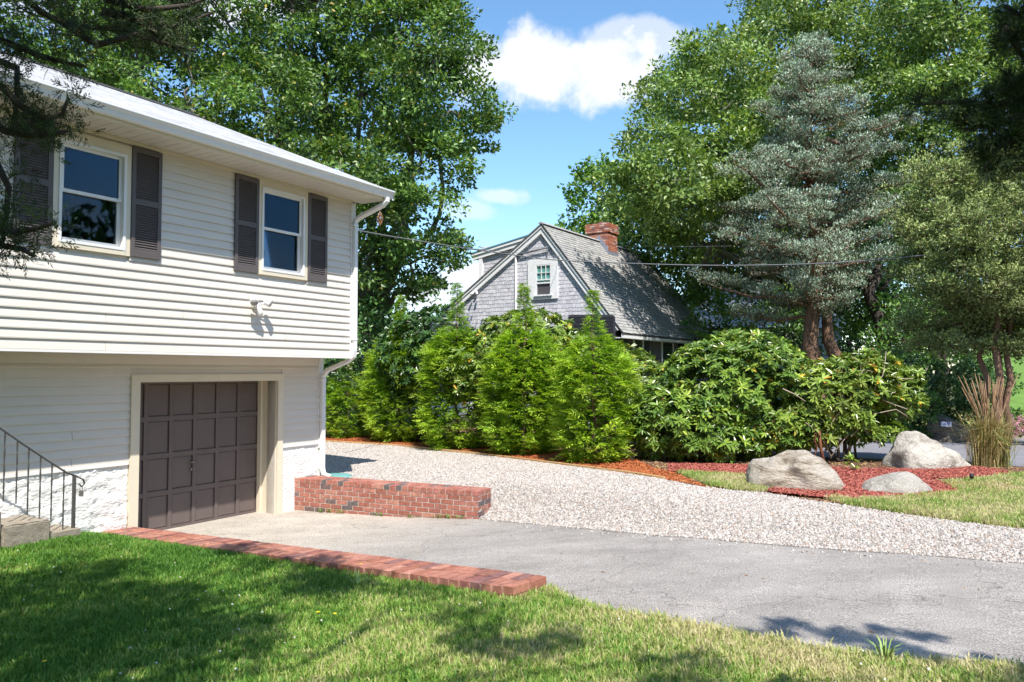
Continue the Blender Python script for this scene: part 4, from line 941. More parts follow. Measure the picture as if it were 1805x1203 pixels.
for k in (1, 2): x = wu0 + .035 + k * (wu1 - wu0 - .07) / 3; fb(x - .01, x + .01, -.012, .02, wz0 + .57, wz1 - .04)
fb(wu0 + .035, wu1 - .035, -.011, .019, wz0 + .79, wz0 + .81); mb.build('sash', cas, wn)
mb = MB(); fb(wu0 + .035, wu1 - .035, .032, .036, wz0, wz0 + .45); mb.build('pane', mat('grey_screen', (.10, .09, .10), .4, .5), wn)
mb = MB(); fb(wu0 + .035, wu1 - .035, .032, .037, wz0 + .451, wz1 - .02); mb.build('pane', mat('green_blind', (.13, .34, .30), .25, .6), wn)
mb = MB(); fb(-.64, -.50, -.015, .04, .5, wz0 - .141); mb.build('trim_board', cas, nh_)
mb = MB(); mb.tube([G(-1.15, .0, .5), G(-1.15, .0, 6.52)], .035, 6); mb.build('pipe', cas, nh_)
mb = MB(); mb.tube([G(-1.05, -.05, 6.50), G(.22, -.05, 6.66)], .035, 6); mb.tube([G(.2, -.05, 6.64), G(.22, -.03, 6.40)], .02, 6); mb.build('awning_bar', mat('bar_grey', (.18, .19, .21), .5), nh_)
mb = MB()
for s_ in (-1, 1): c = G(-2.88 + s_ * .09, -.12, 5.22); mb.tube([c, c + (-A2 * .10 + N2 * s_ * .05 - Zv * .06)], [.035, .05], 8)
mb.tube([G(-2.88, .05, 5.27), G(-2.88, -.12, 5.25)], .05, 8); mb.build('eave_light', whitet, nh_)
# front wall under the eave
FU = 2.70
mb = MB(); mb.fb(R2, N2, A2, Zv, FU - .1, FU + .1, .02, LEN - .3, .3, zr(EU2) - .1); mb.build('front_wall', mat('shaded_shingle_wall', (.10, .09, .095), .9, .1, var=.4, nscale=9, bump=.5), nh_)  # shade under the eave is put into this wall's dark colour
for (x0, x1, door) in ((1116, 1134, 0), (1166, 1187, 1), (1211, 1228, 0)):
    a0, z_ = ga(x0, 600, FU + .12); a1, z_ = ga(x1, 600, FU + .12); zt = 3.50; zb = 1.0 if door else 2.3
    mb = MB(); mb.fb(R2, N2, A2, Zv, FU + .101, FU + .14, a0, a0 + .09, zb, zt); mb.fb(R2, N2, A2, Zv, FU + .101, FU + .14, a1 - .09, a1, zb, zt); mb.fb(R2, N2, A2, Zv, FU + .101, FU + .14, a0 + .09, a1 - .09, zt - .1, zt); w = mb.build('door' if door else 'window', whitet, nh_)
    mb = MB(); mb.fb(R2, N2, A2, Zv, FU + .102, FU + .115, a0 + .09, a1 - .09, zb, zt - .1); mb.build('pane', mat('dull_glass', (.05, .07, .06), .15, .6), w)
for (x0, x1) in ((1098, 1107), (1135, 1144), (1196, 1203), (1229, 1234)):
    a0, _ = ga(x0, 600, FU + .12); a1, _ = ga(x1, 600, FU + .12); mb = MB(); mb.fb(R2, N2, A2, Zv, FU + .101, FU + .135, a0, a1, 2.2, 3.5); mb.build('shutter', mat('black_blue', (.03, .035, .05), .6), nh_)
# chimney
CU1 = .45; CA0, CZ = ga(1071.5, 387, CU1); CA1, _ = ga(1088, 396, CU1); CU0, _ = gu(1034, 391, CA0); CZT = 8.22
chm = thing('chimney', G(0, 0, 0), None, None) if False else None
mb = MB(); mb.fb(R2, N2, A2, Zv, CU0 + .012, CU1 - .012, CA0 + .012, CA1 - .012, 6.3, CZT - .01); ch_o = mb.build('chimney', mortar, nh_)
Vb = []; vb = []
def brick_at(u0, u1, a0, a1, z0, z1):
    Vb.append([G(u, a, z) for z in (z0, z1) for (u, a) in ((u0, a0), (u1, a0), (u1, a1), (u0, a1))]); vb.append(rg.random())
z = 6.3; r_ = 0; hb = .0745
while z < CZT - .01:
    capk = .045 if z > CZT - .36 else 0; x0, x1, y0, y1 = CU0 - capk, CU1 + capk, CA0 - capk, CA1 + capk; z1 = z + hb - .012; off = (r_ % 2) * .107
    u = x0 - off
    while u < x1:
        a_, b_ = max(u, x0), min(u + .204, x1)
        if b_ - a_ > .03: brick_at(a_, b_, y0, y0 + .09, z, z1); brick_at(a_, b_, y1 - .09, y1, z, z1)
        u += .214
    u = y0 + .1 - off
    while u < y1 - .1:
        a_, b_ = max(u, y0 + .1), min(u + .204, y1 - .1)
        if b_ - a_ > .03: brick_at(x1 - .09, x1, a_, b_, z, z1); brick_at(x0, x0 + .09, a_, b_, z, z1)
        u += .214
    z += hb; r_ += 1
Vb = np.array(Vb); nb_ = len(Vb); FF = np.array([(3, 2, 1, 0), (4, 5, 6, 7), (0, 1, 5, 4), (1, 2, 6, 5), (2, 3, 7, 6), (3, 0, 4, 7)])
np_mesh('bricks', Vb.reshape(-1, 3), (np.arange(nb_)[:, None, None] * 8 + FF[None]).reshape(-1, 4), chbrick, ch_o, {'v': np.repeat(vb, 8)}, kind='stuff')
mb = MB(); mb.tube([G((CU0 + CU1) / 2, (CA0 + CA1) / 2, CZT - .05), G((CU0 + CU1) / 2, (CA0 + CA1) / 2, CZT + .14)], .14, 12); mb.build('flue', mat('flue_clay', (.12, .08, .07), .9), ch_o)
mb = MB(); k = 0; u = max(CU0 + .25, .0)
while u < CU1:
    z0 = zr(u) - .1; mb.fb(R2, N2, A2, Zv, u, u + .115, CA0 - .016, CA0 - .002, z0 - .15, zr(u) + .24); u += .118
mb.fb(R2, N2, A2, Zv, CU1 + .002, CU1 + .014, CA0 - .02, CA1 + .05, zr(CU1) - .1, zr(CU1) + .17); mb.build('flashing', lead, nh_)
# dark backboard standing in front of the gable
bbp = atY(1001, 555, 25.0); bt = thing('backboard', atz(1030, 700, .5) * 0 + np.array([atY(1045, 600, 25.)[0], 25.0, .5]), 'dark grey board with rounded corners standing before the grey gable', 'backboard')
w_ = 1.55; h_ = 1.05; pts = []; cr_ = .12
cx0 = bbp[0] + w_ / 2; cz0 = bbp[2] - h_ / 2
for (sx, sz) in ((1, 1), (-1, 1), (-1, -1), (1, -1)):
    for k in range(5):
        a_ = {(1, 1): 0, (-1, 1): 90, (-1, -1): 180, (1, -1): 270}[(sx, sz)] + k * 22.5
        pts.append(np.array([cx0 + sx * (w_ / 2 - cr_) + cr_ * math.cos(math.radians(a_)), 25.0, cz0 + sz * (h_ / 2 - cr_) + cr_ * math.sin(math.radians(a_))]))
bbm = mat('board_dark', (.035, .035, .045), .5)
mb = MB(); mb.prism(pts, np.array([0, .05, 0])); mb.build('board', bbm, bt)
for i in range(22):
    z = cz0 - h_ / 2 + .05 + i * .044; mb = MB(); mb.fb(np.array([cx0, 25.0, z]), np.array([1., 0, 0]), np.array([0, 1., 0]), Zv, -w_ / 2 + .06, w_ / 2 - .06, -.014, -.001, 0, .02); mb.build('rib', bbm, bt)
mb = MB(); mb.tube([np.array([cx0, 25.1, .4]), np.array([cx0, 25.1, cz0])], .06, 8); mb.build('pole', bbm, bt)

# ------------------------------------------------------------------ house glimpsed through the trees
bh = thing('distant_house', (13.5, 40, .6), 'pale grey house glimpsed behind the blue cedar trunks', 'house')
mb = MB(); X = np.array([1., 0, 0]); Yv = np.array([0, 1., 0]); o0 = np.array([0., 0, 0]); mb.fb(o0, X, Yv, Zv, 10.2, 17.2, 40, 46, .3, 4.6); mb.build('wall', mat('grey_wall', (.32, .34, .37), .8, var=.1), bh)
mb = MB(); mb.prism([(9.9, 39.6, 4.55), (9.9, 46.4, 4.55), (9.9, 43, 7.6)], X * 7.6); mb.build('roof', mat('far_roof', (.40, .40, .42), .8, var=.2, nscale=5), bh)
for k in range(8):
    z = .7 + k * .48; mb = MB(); mb.fb(o0, X, Yv, Zv, 10.2, 17.2, 39.97, 39.998, z, z + .03); mb.build('siding_line', mat('grey_line', (.2, .21, .23), .8), bh)
for x0 in (10.9, 12.7, 14.9):
    mb = MB(); mb.fb(o0, X, Yv, Zv, x0, x0 + 1.0, 39.9, 39.96, 2.3, 3.8); w = mb.build('window', whitet, bh); mb = MB(); mb.fb(o0, X, Yv, Zv, x0 + .1, x0 + .9, 39.87, 39.899, 2.4, 3.7); mb.build('pane', MATS['dull_glass'], w)

# ------------------------------------------------------------------ overhead wires
wm = mat('wire_black', (.17, .17, .18), .6)
def wire(pts, r, label):
    P = [atY(*p) for p in pts]; out = []
    for i in range(len(P) - 1):
        p0, p1, p2, p3 = P[max(i - 1, 0)], P[i], P[i + 1], P[min(i + 2, len(P) - 1)]
        for k in range(8):
            t = k / 8; out.append(.5 * ((2 * p1) + (-p0 + p2) * t + (2 * p0 - 5 * p1 + 4 * p2 - p3) * t * t + (-p0 + 3 * p1 - 3 * p2 + p3) * t ** 3))
    out.append(P[-1]); mb = MB(); mb.tube(out, r, 5); mb.build('overhead_wire', wm, label=label, cat='wire')
wire([(620, 405, 14.5), (700, 419, 16.5), (800, 435, 19), (900, 449, 21), (985, 459, 21.5), (1180, 467, 20.5), (1330, 468, 19.5), (1480, 463, 18.5), (1640, 449, 17), (1805, 425, 16), (2000, 385, 15)], .016, 'long thick wire sagging across the cottage roof and trees')
wire([(800, 436, 20), (860, 441, 22), (930, 448, 24.5), (985, 452, 26.3)], .008, 'short thin wire running to the bracket on the cottage gable')
wire([(985, 452, 26.3), (990, 432, 26.3), (1003, 429, 26.5), (1100, 434, 26), (1180, 435, 25), (1290, 434, 24)], .005, 'fine upper wire crossing the cottage roof by its chimney')

# ================================================================== ROCKS
def rock_mat(name, c1, c2, c3, strata=0.0):
    m = D.materials.new(name); m.use_nodes = True; t = m.node_tree; b = t.nodes['Principled BSDF']; b.inputs['Roughness'].default_value = .9; b.inputs['Specular IOR Level'].default_value = .2
    tcn = nd(t, 'ShaderNodeTexCoord'); mp = nd(t, 'ShaderNodeMapping'); mp.inputs['Rotation'].default_value = (.3, .5, .2); mp.inputs['Scale'].default_value = (1, 1, 1 + 3.0 * strata); t.links.new(tcn.outputs['Object'], mp.inputs[0])
    n1 = nd(t, 'ShaderNodeTexNoise'); n1.inputs['Scale'].default_value = 2.2; n1.inputs['Detail'].default_value = 10; n1.inputs['Roughness'].default_value = .68; n1.inputs['Distortion'].default_value = .6; t.links.new(mp.outputs[0], n1.inputs['Vector'])
    cr = nd(t, 'ShaderNodeValToRGB'); el = cr.color_ramp.elements; el.new(.5)
    for i, (p, c) in enumerate(((.37, c3), (.47, c2), (.57, c1))): el[i].position = p; el[i].color = (*c, 1)
    t.links.new(n1.outputs[0], cr.inputs[0]); n3 = nd(t, 'ShaderNodeTexNoise'); n3.inputs['Scale'].default_value = 45; n3.inputs['Detail'].default_value = 4; t.links.new(tcn.outputs['Object'], n3.inputs['Vector'])
    mr = nd(t, 'ShaderNodeMapRange'); t.links.new(n3.outputs[0], mr.inputs[0]); mr.inputs[1].default_value = .3; mr.inputs[2].default_value = .7; mr.inputs[3].default_value = .8; mr.inputs[4].default_value = 1.15
    hs = nd(t, 'ShaderNodeHueSaturation'); t.links.new(cr.outputs[0], hs.inputs['Color']); t.links.new(mr.outputs[0], hs.inputs['Value']); t.links.new(hs.outputs[0], b.inputs['Base Color'])
    n2 = nd(t, 'ShaderNodeTexNoise'); n2.inputs['Scale'].default_value = 9; n2.inputs['Detail'].default_value = 10; n2.inputs['Roughness'].default_value = .7; t.links.new(mp.outputs[0], n2.inputs['Vector'])
    bp = nd(t, 'ShaderNodeBump'); bp.inputs['Strength'].default_value = 1; bp.inputs['Distance'].default_value = .11; t.links.new(n2.outputs[0], bp.inputs['Height']); t.links.new(bp.outputs[0], b.inputs['Normal']); return m
rockA = rock_mat('boulder_tan', (.66, .59, .50), (.52, .44, .35), (.22, .17, .12), .9)
rockB = rock_mat('boulder_grey', (.66, .62, .55), (.56, .51, .44), (.30, .26, .22), .2)
rockC = rock_mat('boulder_pale', (.56, .52, .46), (.50, .46, .40), (.38, .34, .28), .3)
def boulder(name, px0, px1, ytop, ybase, prof, m, label, depth=.8, seed=1, planes=10, rough=.03, hf=h_site, Y=None, flat_top=False):
    """prof(u) height fraction for u in -1..1, measured across the rock"""
    cxp = (px0 + px1) / 2; base = back(cxp, ybase, hf)
    if Y: base = atY(cxp, ybase, Y)
    Yc = base[1]; hw = (px1 - px0) / 2 * Yc / FPX; hh = (ybase - ytop) * (Yc + depth * .4) / FPX
    bm = bmesh.new(); bmesh.ops.create_icosphere(bm, subdivisions=5, radius=1); r = np.random.default_rng(seed)
    P = np.array([v.co[:] for v in bm.verts])
    for k in range(planes):
        n_ = unit(r.normal(size=3) * np.array([1, 1, .8]))
        if n_[2] < -.1: n_[2] *= -1
        o_ = r.uniform(.70, .93); dd = P @ n_; ex = np.maximum(dd - o_, 0); P = P - n_ * ex[:, None] * .98
    u = np.clip(P[:, 0], -1, 1); hp = np.array([prof(q) for q in u]); up_ = P[:, 2] > 0
    Z = np.where(up_, np.clip(P[:, 2] / np.maximum(np.sqrt(np.maximum(1 - u * u, .05)), .3), 0, 1) ** .6 * hp, P[:, 2] * .4)
    Z = np.minimum(Z, np.maximum(hp * 1.03, .02))
    Q = np.stack([P[:, 0] / max(.01, np.abs(P[:, 0]).max()) * hw, P[:, 1] * depth, Z * hh], 1)
    ns = sum(np.sin(Q @ (r.normal(size=3) * f_) + r.uniform(0, 6)) / f_ ** .9 for f_ in (3, 4, 6, 8, 11, 15, 20, 28, 38))
    nr_ = unit(P); Q += nr_ * (ns * rough * 2.2)[:, None]
    for v, q in zip(bm.verts, Q): v.co = q
    me = D.meshes.new(name); bm.to_mesh(me); bm.free(); me.materials.append(m); me.polygons.foreach_set('use_smooth', [True] * len(me.polygons))
    o = D.objects.new(name, me); COL.objects.link(o); o.location = (base[0], base[1] + depth * .75, hf(base[0], base[1]) - .02)
    return props(o, label, 'boulder')
itp = lambda xs, ys: (lambda u: float(np.interp(u, xs, ys)))
boulder('boulder', 1342, 1528, 800, 866, itp([-1, -.8, -.55, -.2, .1, .45, .8, 1], [.5, .88, .98, 1, .92, .62, .26, .05]), rockA, 'long tan streaked boulder tapering to the right, beside the gravel', .55, 6, 16, .05)
boulder('boulder', 1324, 1400, 812, 852, itp([-1, -.5, .2, 1], [.5, .9, 1, .8]), rockB, 'small rough grey boulder tucked against the left end of the streaked one', .4, 8, 6)
boulder('boulder', 1566, 1732, 760, 829, itp([-1, -.8, -.5, -.2, .1, .4, .75, 1], [.2, .55, .85, 1, .98, .78, .5, .1]), rockB, 'tallest grey boulder with a humped top, in front of the ornamental grass', .65, 21, 18, .045)
boulder('boulder', 1527, 1658, 836, 872, itp([-1, -.6, -.1, .5, .85, 1], [.05, .45, .85, 1, .85, .3]), rockC, 'low flat pale boulder lying in the red mulch', .38, 33, 5, .02)
rk = boulder('boulder', 1638, 1728, 722, 778, itp([-1, -.8, -.3, .2, .7, 1], [.75, 1, .9, .72, .55, .3]), rock_mat('boulder_shaded', (.27, .24, .20), (.20, .17, .14), (.10, .085, .07), .4), 'shaded boulder across the street carrying the house number plate', .5, 44, 6, .02, Y=18.6)  # grey boulder colours darkened: the shade it lies in is painted in
# number plate 49
np_c = atY(1668, 748, 18.35); npl = thing('number_plate', np_c, 'small white plate with blue number 49 fixed on the shaded boulder', 'sign')
mb = MB(); mb.fb(np_c, X, Yv, Zv, -.145, .145, 0, .025, -.075, .075); mb.build('rim', mat('plate_rim', (.06, .07, .12), .5), npl)
mb = MB(); mb.fb(np_c, X, Yv, Zv, -.125, .125, -.006, -.001, -.055, .055); mb.build('face', mat('plate_face', (.72, .76, .86), .4), npl)
tcv = D.curves.new('digits', 'FONT'); tcv.body = '49'; tcv.size = .135; tcv.align_x = 'CENTER'; tcv.align_y = 'CENTER'; tcv.extrude = .002; tcv.space_character = 1.25
to = D.objects.new('tmp', tcv); COL.objects.link(to); bpy.context.view_layer.update(); dg_ = bpy.context.evaluated_depsgraph_get(); tm = D.meshes.new_from_object(to.evaluated_get(dg_)); D.objects.remove(to)
tm.materials.clear(); tm.materials.append(mat('digit_blue', (.02, .05, .35), .5)); to = D.objects.new('digits', tm); COL.objects.link(to); to.parent = npl; to.location = (0, -.010, 0); to.rotation_euler = (math.pi / 2, 0, 0)

# post light, rusty post and chain
P = back(1713, 853, h_site); pl = thing('path_light', P, 'short dark path light standing in the red mulch', 'path light')
mb = MB(); mb.tube([P, P + [0, 0, .09]], .014, 8); mb.build('stake', iron, pl); mb = MB(); mb.tube([P + [0, 0, .085], P + [0, 0, .15], P + [0, 0, .16]], [.03, .03, .015], 10); mb.build('lamp_head', mat('black_plastic', (.05, .05, .055), .5), pl)
P = back(1462, 822, h_site); P = P + [0, .2, 0]; pp = thing('rusty_post', P, 'rusty iron post with a hanging chain before the open rhododendron', 'post')
mb = MB(); mb.tube([P - [0, 0, .05], P + [-.06, .02, .30], P + [-.09, .03, .62]], [.03, .028, .03], 8); mb.build('shaft', rust, pp)
for k in range(11):
    c = P + np.array([-.17 - .02 * math.sin(k), -.02, .55 - k * .05]); a_ = (k % 2) * math.pi / 2; e = np.array([math.cos(a_), math.sin(a_), 0])
    mb = MB(); mb.tube([c + e * .016 * math.cos(q) + Zv * .033 * math.sin(q) for q in np.linspace(0, 2 * math.pi, 9)], .006, 5, cap=False); mb.build('chain_link', rust, pp)

# ================================================================== VEGETATION
bark_grey = mat('grey_bark', (.26, .235, .20), .9, .15, var=.45, nscale=14, bump=.9, bscale=25, stretch=(1, 1, .25))
bark_red = mat('red_cedar_bark', (.29, .175, .12), .9, .15, var=.55, nscale=12, bump=1, bscale=20, stretch=(1.5, 1.5, .15))
bark_dark = mat('dark_bark', (.085, .07, .06), .9, .15, var=.4, nscale=14, bump=.9, bscale=25, stretch=(1, 1, .25))
twigm = mat('pale_twig', (.42, .34, .27), .8, .2, var=.3, nscale=20)
oakm = leaf_mat('oak_leaf', [(0, (.045, .105, .022)), (.45, (.10, .20, .038)), (.8, (.18, .31, .06)), (.97, (.25, .38, .08)), (1, (.45, .34, .05))], transl=.32, rough=.42, spec=.6)
oakm2 = leaf_mat('oak_leaf_light', [(0, (.08, .145, .03)), (.45, (.16, .26, .055)), (.8, (.25, .37, .09)), (1, (.38, .45, .12))], transl=.3, rough=.42, spec=.65)
maplem = leaf_mat('maple_leaf', [(0, (.06, .15, .02)), (.6, (.13, .27, .035)), (1, (.24, .38, .06))], transl=.35)
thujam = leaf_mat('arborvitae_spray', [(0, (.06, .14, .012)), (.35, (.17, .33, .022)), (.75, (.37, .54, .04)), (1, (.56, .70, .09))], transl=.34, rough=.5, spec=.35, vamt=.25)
rhodm = leaf_mat('rhododendron_leaf', [(0, (.06, .12, .022)), (.4, (.14, .25, .04)), (.8, (.28, .40, .06)), (.96, (.42, .50, .10)), (1, (.55, .40, .06))], transl=.22, rough=.34, spec=.65, vamt=.3)
rhodlm = leaf_mat('rhododendron_pale_leaf', [(0, (.09, .16, .03)), (.5, (.20, .30, .05)), (.88, (.34, .44, .09)), (.95, (.45, .48, .1)), (1, (.65, .40, .05))], transl=.24, rough=.32, spec=.6)
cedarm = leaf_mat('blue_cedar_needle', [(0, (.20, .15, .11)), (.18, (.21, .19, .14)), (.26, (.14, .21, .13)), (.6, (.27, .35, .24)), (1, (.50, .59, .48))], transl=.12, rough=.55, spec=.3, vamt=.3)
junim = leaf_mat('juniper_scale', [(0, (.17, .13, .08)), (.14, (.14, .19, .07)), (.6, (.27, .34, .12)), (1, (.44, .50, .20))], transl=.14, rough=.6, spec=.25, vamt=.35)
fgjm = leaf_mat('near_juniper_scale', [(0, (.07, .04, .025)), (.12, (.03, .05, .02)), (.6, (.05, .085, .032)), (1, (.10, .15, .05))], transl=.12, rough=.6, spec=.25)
darkm = leaf_mat('hedge_leaf_dark', [(0, (.03, .075, .022)), (.6, (.07, .16, .04)), (1, (.15, .27, .06))], transl=.2, rough=.35, spec=.5)
bushm = leaf_mat('small_bush_leaf', [(0, (.04, .11, .025)), (.5, (.09, .2, .04)), (1, (.2, .34, .07))], transl=.25, rough=.4)

def px_blob(x, y, Y, rx, ry=None, rd=None):
    ry = ry or rx; c = atY(x, y, Y); k = Y / FPX
    return (c, (rx * k, (rd if rd else (rx + ry) / 2) * k, ry * k))
def crown(name, parent, blobs, m, per, n_per, cr, L, Wd, seed, rough=.14, hole=None, inner=.12, zmin=-.8, up=.5, droop=0., flat=.65, kind='stuff'):
    rng = np.random.default_rng(seed); C, O = blob_clumps(rng, blobs, per, rough, zmin, inner, hole)
    V, F, v, w = broadleaf(rng, C, O, n_per, cr, L, Wd, up, droop, flat)
    o = np_mesh(name, V, F, m, parent, {'v': v, 'w': w}, kind=kind); return C, O, o
def limbs(parent, base, fork, blobs, r0, m, seed, n_twig=60, C=None, name='branch', trunk='trunk', rf=.62, tw=.03):
    rng = np.random.default_rng(seed); mb = MB(); tp = branch(mb, base, fork, r0, r0 * .75, rng, 6, .04, 12); mb.build(trunk, m, parent)
    ends = []
    for (c, r) in blobs:
        mb = MB(); L = np.linalg.norm(c - fork); rr = r0 * rf * rng.uniform(.5, .9); st_ = np.array(fork) + (np.array(fork) - np.array(base)) * rng.uniform(-.25, 0)
        pts = branch(mb, st_, c, rr, rr * .3, rng, 7, .10, 7); ends.append((pts, rr)); mb.build(name, m, parent)
    if C is not None and n_twig:
        mb = MB()
        for i in rng.choice(len(C), min(n_twig, len(C)), replace=False):
            allp = np.array([p for pts, _ in ends for p in pts[2:]]); j = np.argmin(np.linalg.norm(allp - C[i], axis=1)); branch(mb, allp[j], C[i], tw, tw * .3, rng, 4, .12, 4)
        mb.build('twigs', m, parent, kind='stuff')

# ---- big oak behind the white house
oak1 = thing('oak_tree', (-5.2, 24, .5), 'large dense oak towering behind the white house', 'tree')
Yo = 23.5
ob = [px_blob(*q) for q in [(240, 130, Yo - 1, 130, 110), (400, 40, Yo, 150, 120), (330, 190, Yo - 2, 120, 100), (560, 20, Yo + 1, 150, 120), (700, 60, Yo, 110, 110), (755, 130, Yo - 1, 92, 105), (795, 195, Yo, 72, 78), (480, 210, Yo - 1, 120, 95), (740, 290, Yo - 1, 82, 72), (640, 170, Yo + 3, 120, 120),
      (600, 310, Yo - 2, 100, 66), (715, 385, Yo - 1, 86, 66), (745, 452, Yo, 58, 50), (690, 500, Yo + .5, 70, 52), (655, 440, Yo - 1, 60, 66), (500, -120, Yo, 200, 120), (700, -60, Yo, 110, 90), (250, -30, Yo + 1, 160, 90), (120, 60, Yo, 110, 120)]]
C, O, _ = crown('crown', oak1, ob, oakm, 2.7, 112, .60, .15, .085, 101, hole=(1.25, -.85), rough=.15, flat=.5)
limbs(oak1, np.array([-4.9, Yo + 1, .4]), np.array([-4.4, Yo + 1, 4.4]), ob, .34, bark_grey, 5, 150, C, tw=.04)
# ---- dark evergreen mass under it
sh1 = thing('understory_tree', (atY(650, 640, 22.5)[0], 22.5, .5), 'dark leafy understory tree between the white house corner and the arborvitae', 'tree')
sb = [px_blob(650, 590, 22.5, 55, 60), px_blob(600, 620, 22, 50, 60), px_blob(700, 620, 23, 50, 60), px_blob(640, 690, 22, 70, 60)]
C, O, _ = crown('crown', sh1, sb, darkm, 7, 24, .35, .15, .075, 102)
limbs(sh1, np.array([*atY(650, 700, 22.5)[:2], .4]), atY(650, 650, 22.5), sb, .12, bark_dark, 6, 20, C)
# ---- right oaks behind the cottage
oak2 = thing('oak_tree', (14, 34, .5), 'very large pale leaved oak rising behind the cottage and blue cedar', 'tree')
Yr = 33.0
rb = [px_blob(*q) for q in [(1480, 30, Yr, 130, 110), (1360, 120, Yr - 1, 105, 95), (1260, 170, 28.5, 90, 90), (1195, 215, Yr - 1, 72, 86), (1172, 308, 25.4, 84, 72), (1185, 320, 25.9, 66, 52), (1205, 345, 26.2, 66, 52), (1204, 382, 26.5, 50, 44), (1206, 424, 27.8, 34, 34), (1270, 300, 27.5, 92, 82), (1215, 330, 28, 60, 50), (1240, 335, 29, 60, 50), (1380, 250, Yr - 2, 110, 92), (1570, 110, Yr - 1, 120, 100), (1180, 400, Yr, 82, 70), (1290, 420, Yr - 1, 92, 76), (1500, 340, Yr + 1, 130, 100), (1400, -20, Yr + 2, 90, 60), (1420, 480, Yr + 1, 100, 90), (1230, 500, Yr + 1, 60, 60)]]
C, O, _ = crown('crown', oak2, rb, oakm2, 1.75, 105, .74, .18, .10, 103, hole=(1.05, -1.2), rough=.14, flat=.5)
limbs(oak2, np.array([13.0, Yr + 1, .4]), np.array([12.6, Yr + 1, 6.4]), rb, .42, bark_grey, 7, 90, C, tw=.05)
oak3 = thing('oak_tree', (21, 29, .5), 'tall oak at the right edge behind the juniper, crown cut by the frame', 'tree')
rb3 = [px_blob(*q) for q in [(1690, 30, 28, 130, 100), (1800, 100, 28, 120, 110), (1640, 170, 28, 110, 90), (1740, 240, 27, 110, 90), (1840, 260, 27, 100, 120), (1620, 300, 29, 100, 90), (1560, 420, 30, 90, 90), (1860, 10, 28, 100, 100)]]
C, O, _ = crown('crown', oak3, rb3, oakm2, 2.1, 90, .62, .17, .095, 104, hole=(1.1, -1.1), rough=.14, flat=.5)
limbs(oak3, np.array([atY(1660, 600, 29)[0], 29, .4]), atY(1640, 470, 29), rb3, .26, bark_dark, 8, 60, C, tw=.045)
mpl = thing('maple_tree', (5.2, 31, .5), 'bright green maple peeking beside the brick chimney', 'tree')
mbl = [px_blob(1062, 335, 36, 48, 46), px_blob(1045, 385, 36, 40, 42), px_blob(1105, 400, 35, 60, 56), px_blob(1130, 330, 36, 50, 50), px_blob(1060, 440, 36, 60, 50), px_blob(1150, 460, 35, 60, 50)]
C, O, _ = crown('crown', mpl, mbl, maplem, 3.6, 22, .45, .22, .15, 105)
limbs(mpl, np.array([4.9, 36, .4]), np.array([5.0, 36, 4.6]), mbl, .2, bark_grey, 9, 20, C)

# ---- conifer foliage: limbs carrying flattened pads of short needle tufts
def tuft_pads(rng, C, R, n_per, L, Wd, up=.75, brown=.18):
    n = len(C); m = n * n_per; cc = np.repeat(C, n_per, 0); rr = np.repeat(R, n_per, 0)
    d = rdir(rng, m); d[:, 2] = np.abs(d[:, 2]) * np.where(rng.random(m) < .28, -1, 1); q = rng.random(m) ** .4
    pos = cc + d * rr * q[:, None]; dr = unit(d * .6 + rng.normal(size=(m, 3)) * .45 + np.array([0, 0, up])); nr = rdir(rng, m)
    l = L * rng.uniform(.6, 1.4, m); V, F = leaves(pos, dr, nr, l, Wd * l / L, fold=.2)
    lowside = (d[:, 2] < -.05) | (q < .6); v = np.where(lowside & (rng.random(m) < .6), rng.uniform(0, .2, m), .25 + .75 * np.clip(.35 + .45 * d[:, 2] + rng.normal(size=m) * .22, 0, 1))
    return V, F, np.repeat(v, 4), np.repeat(np.repeat(rng.random(n), n_per), 4)
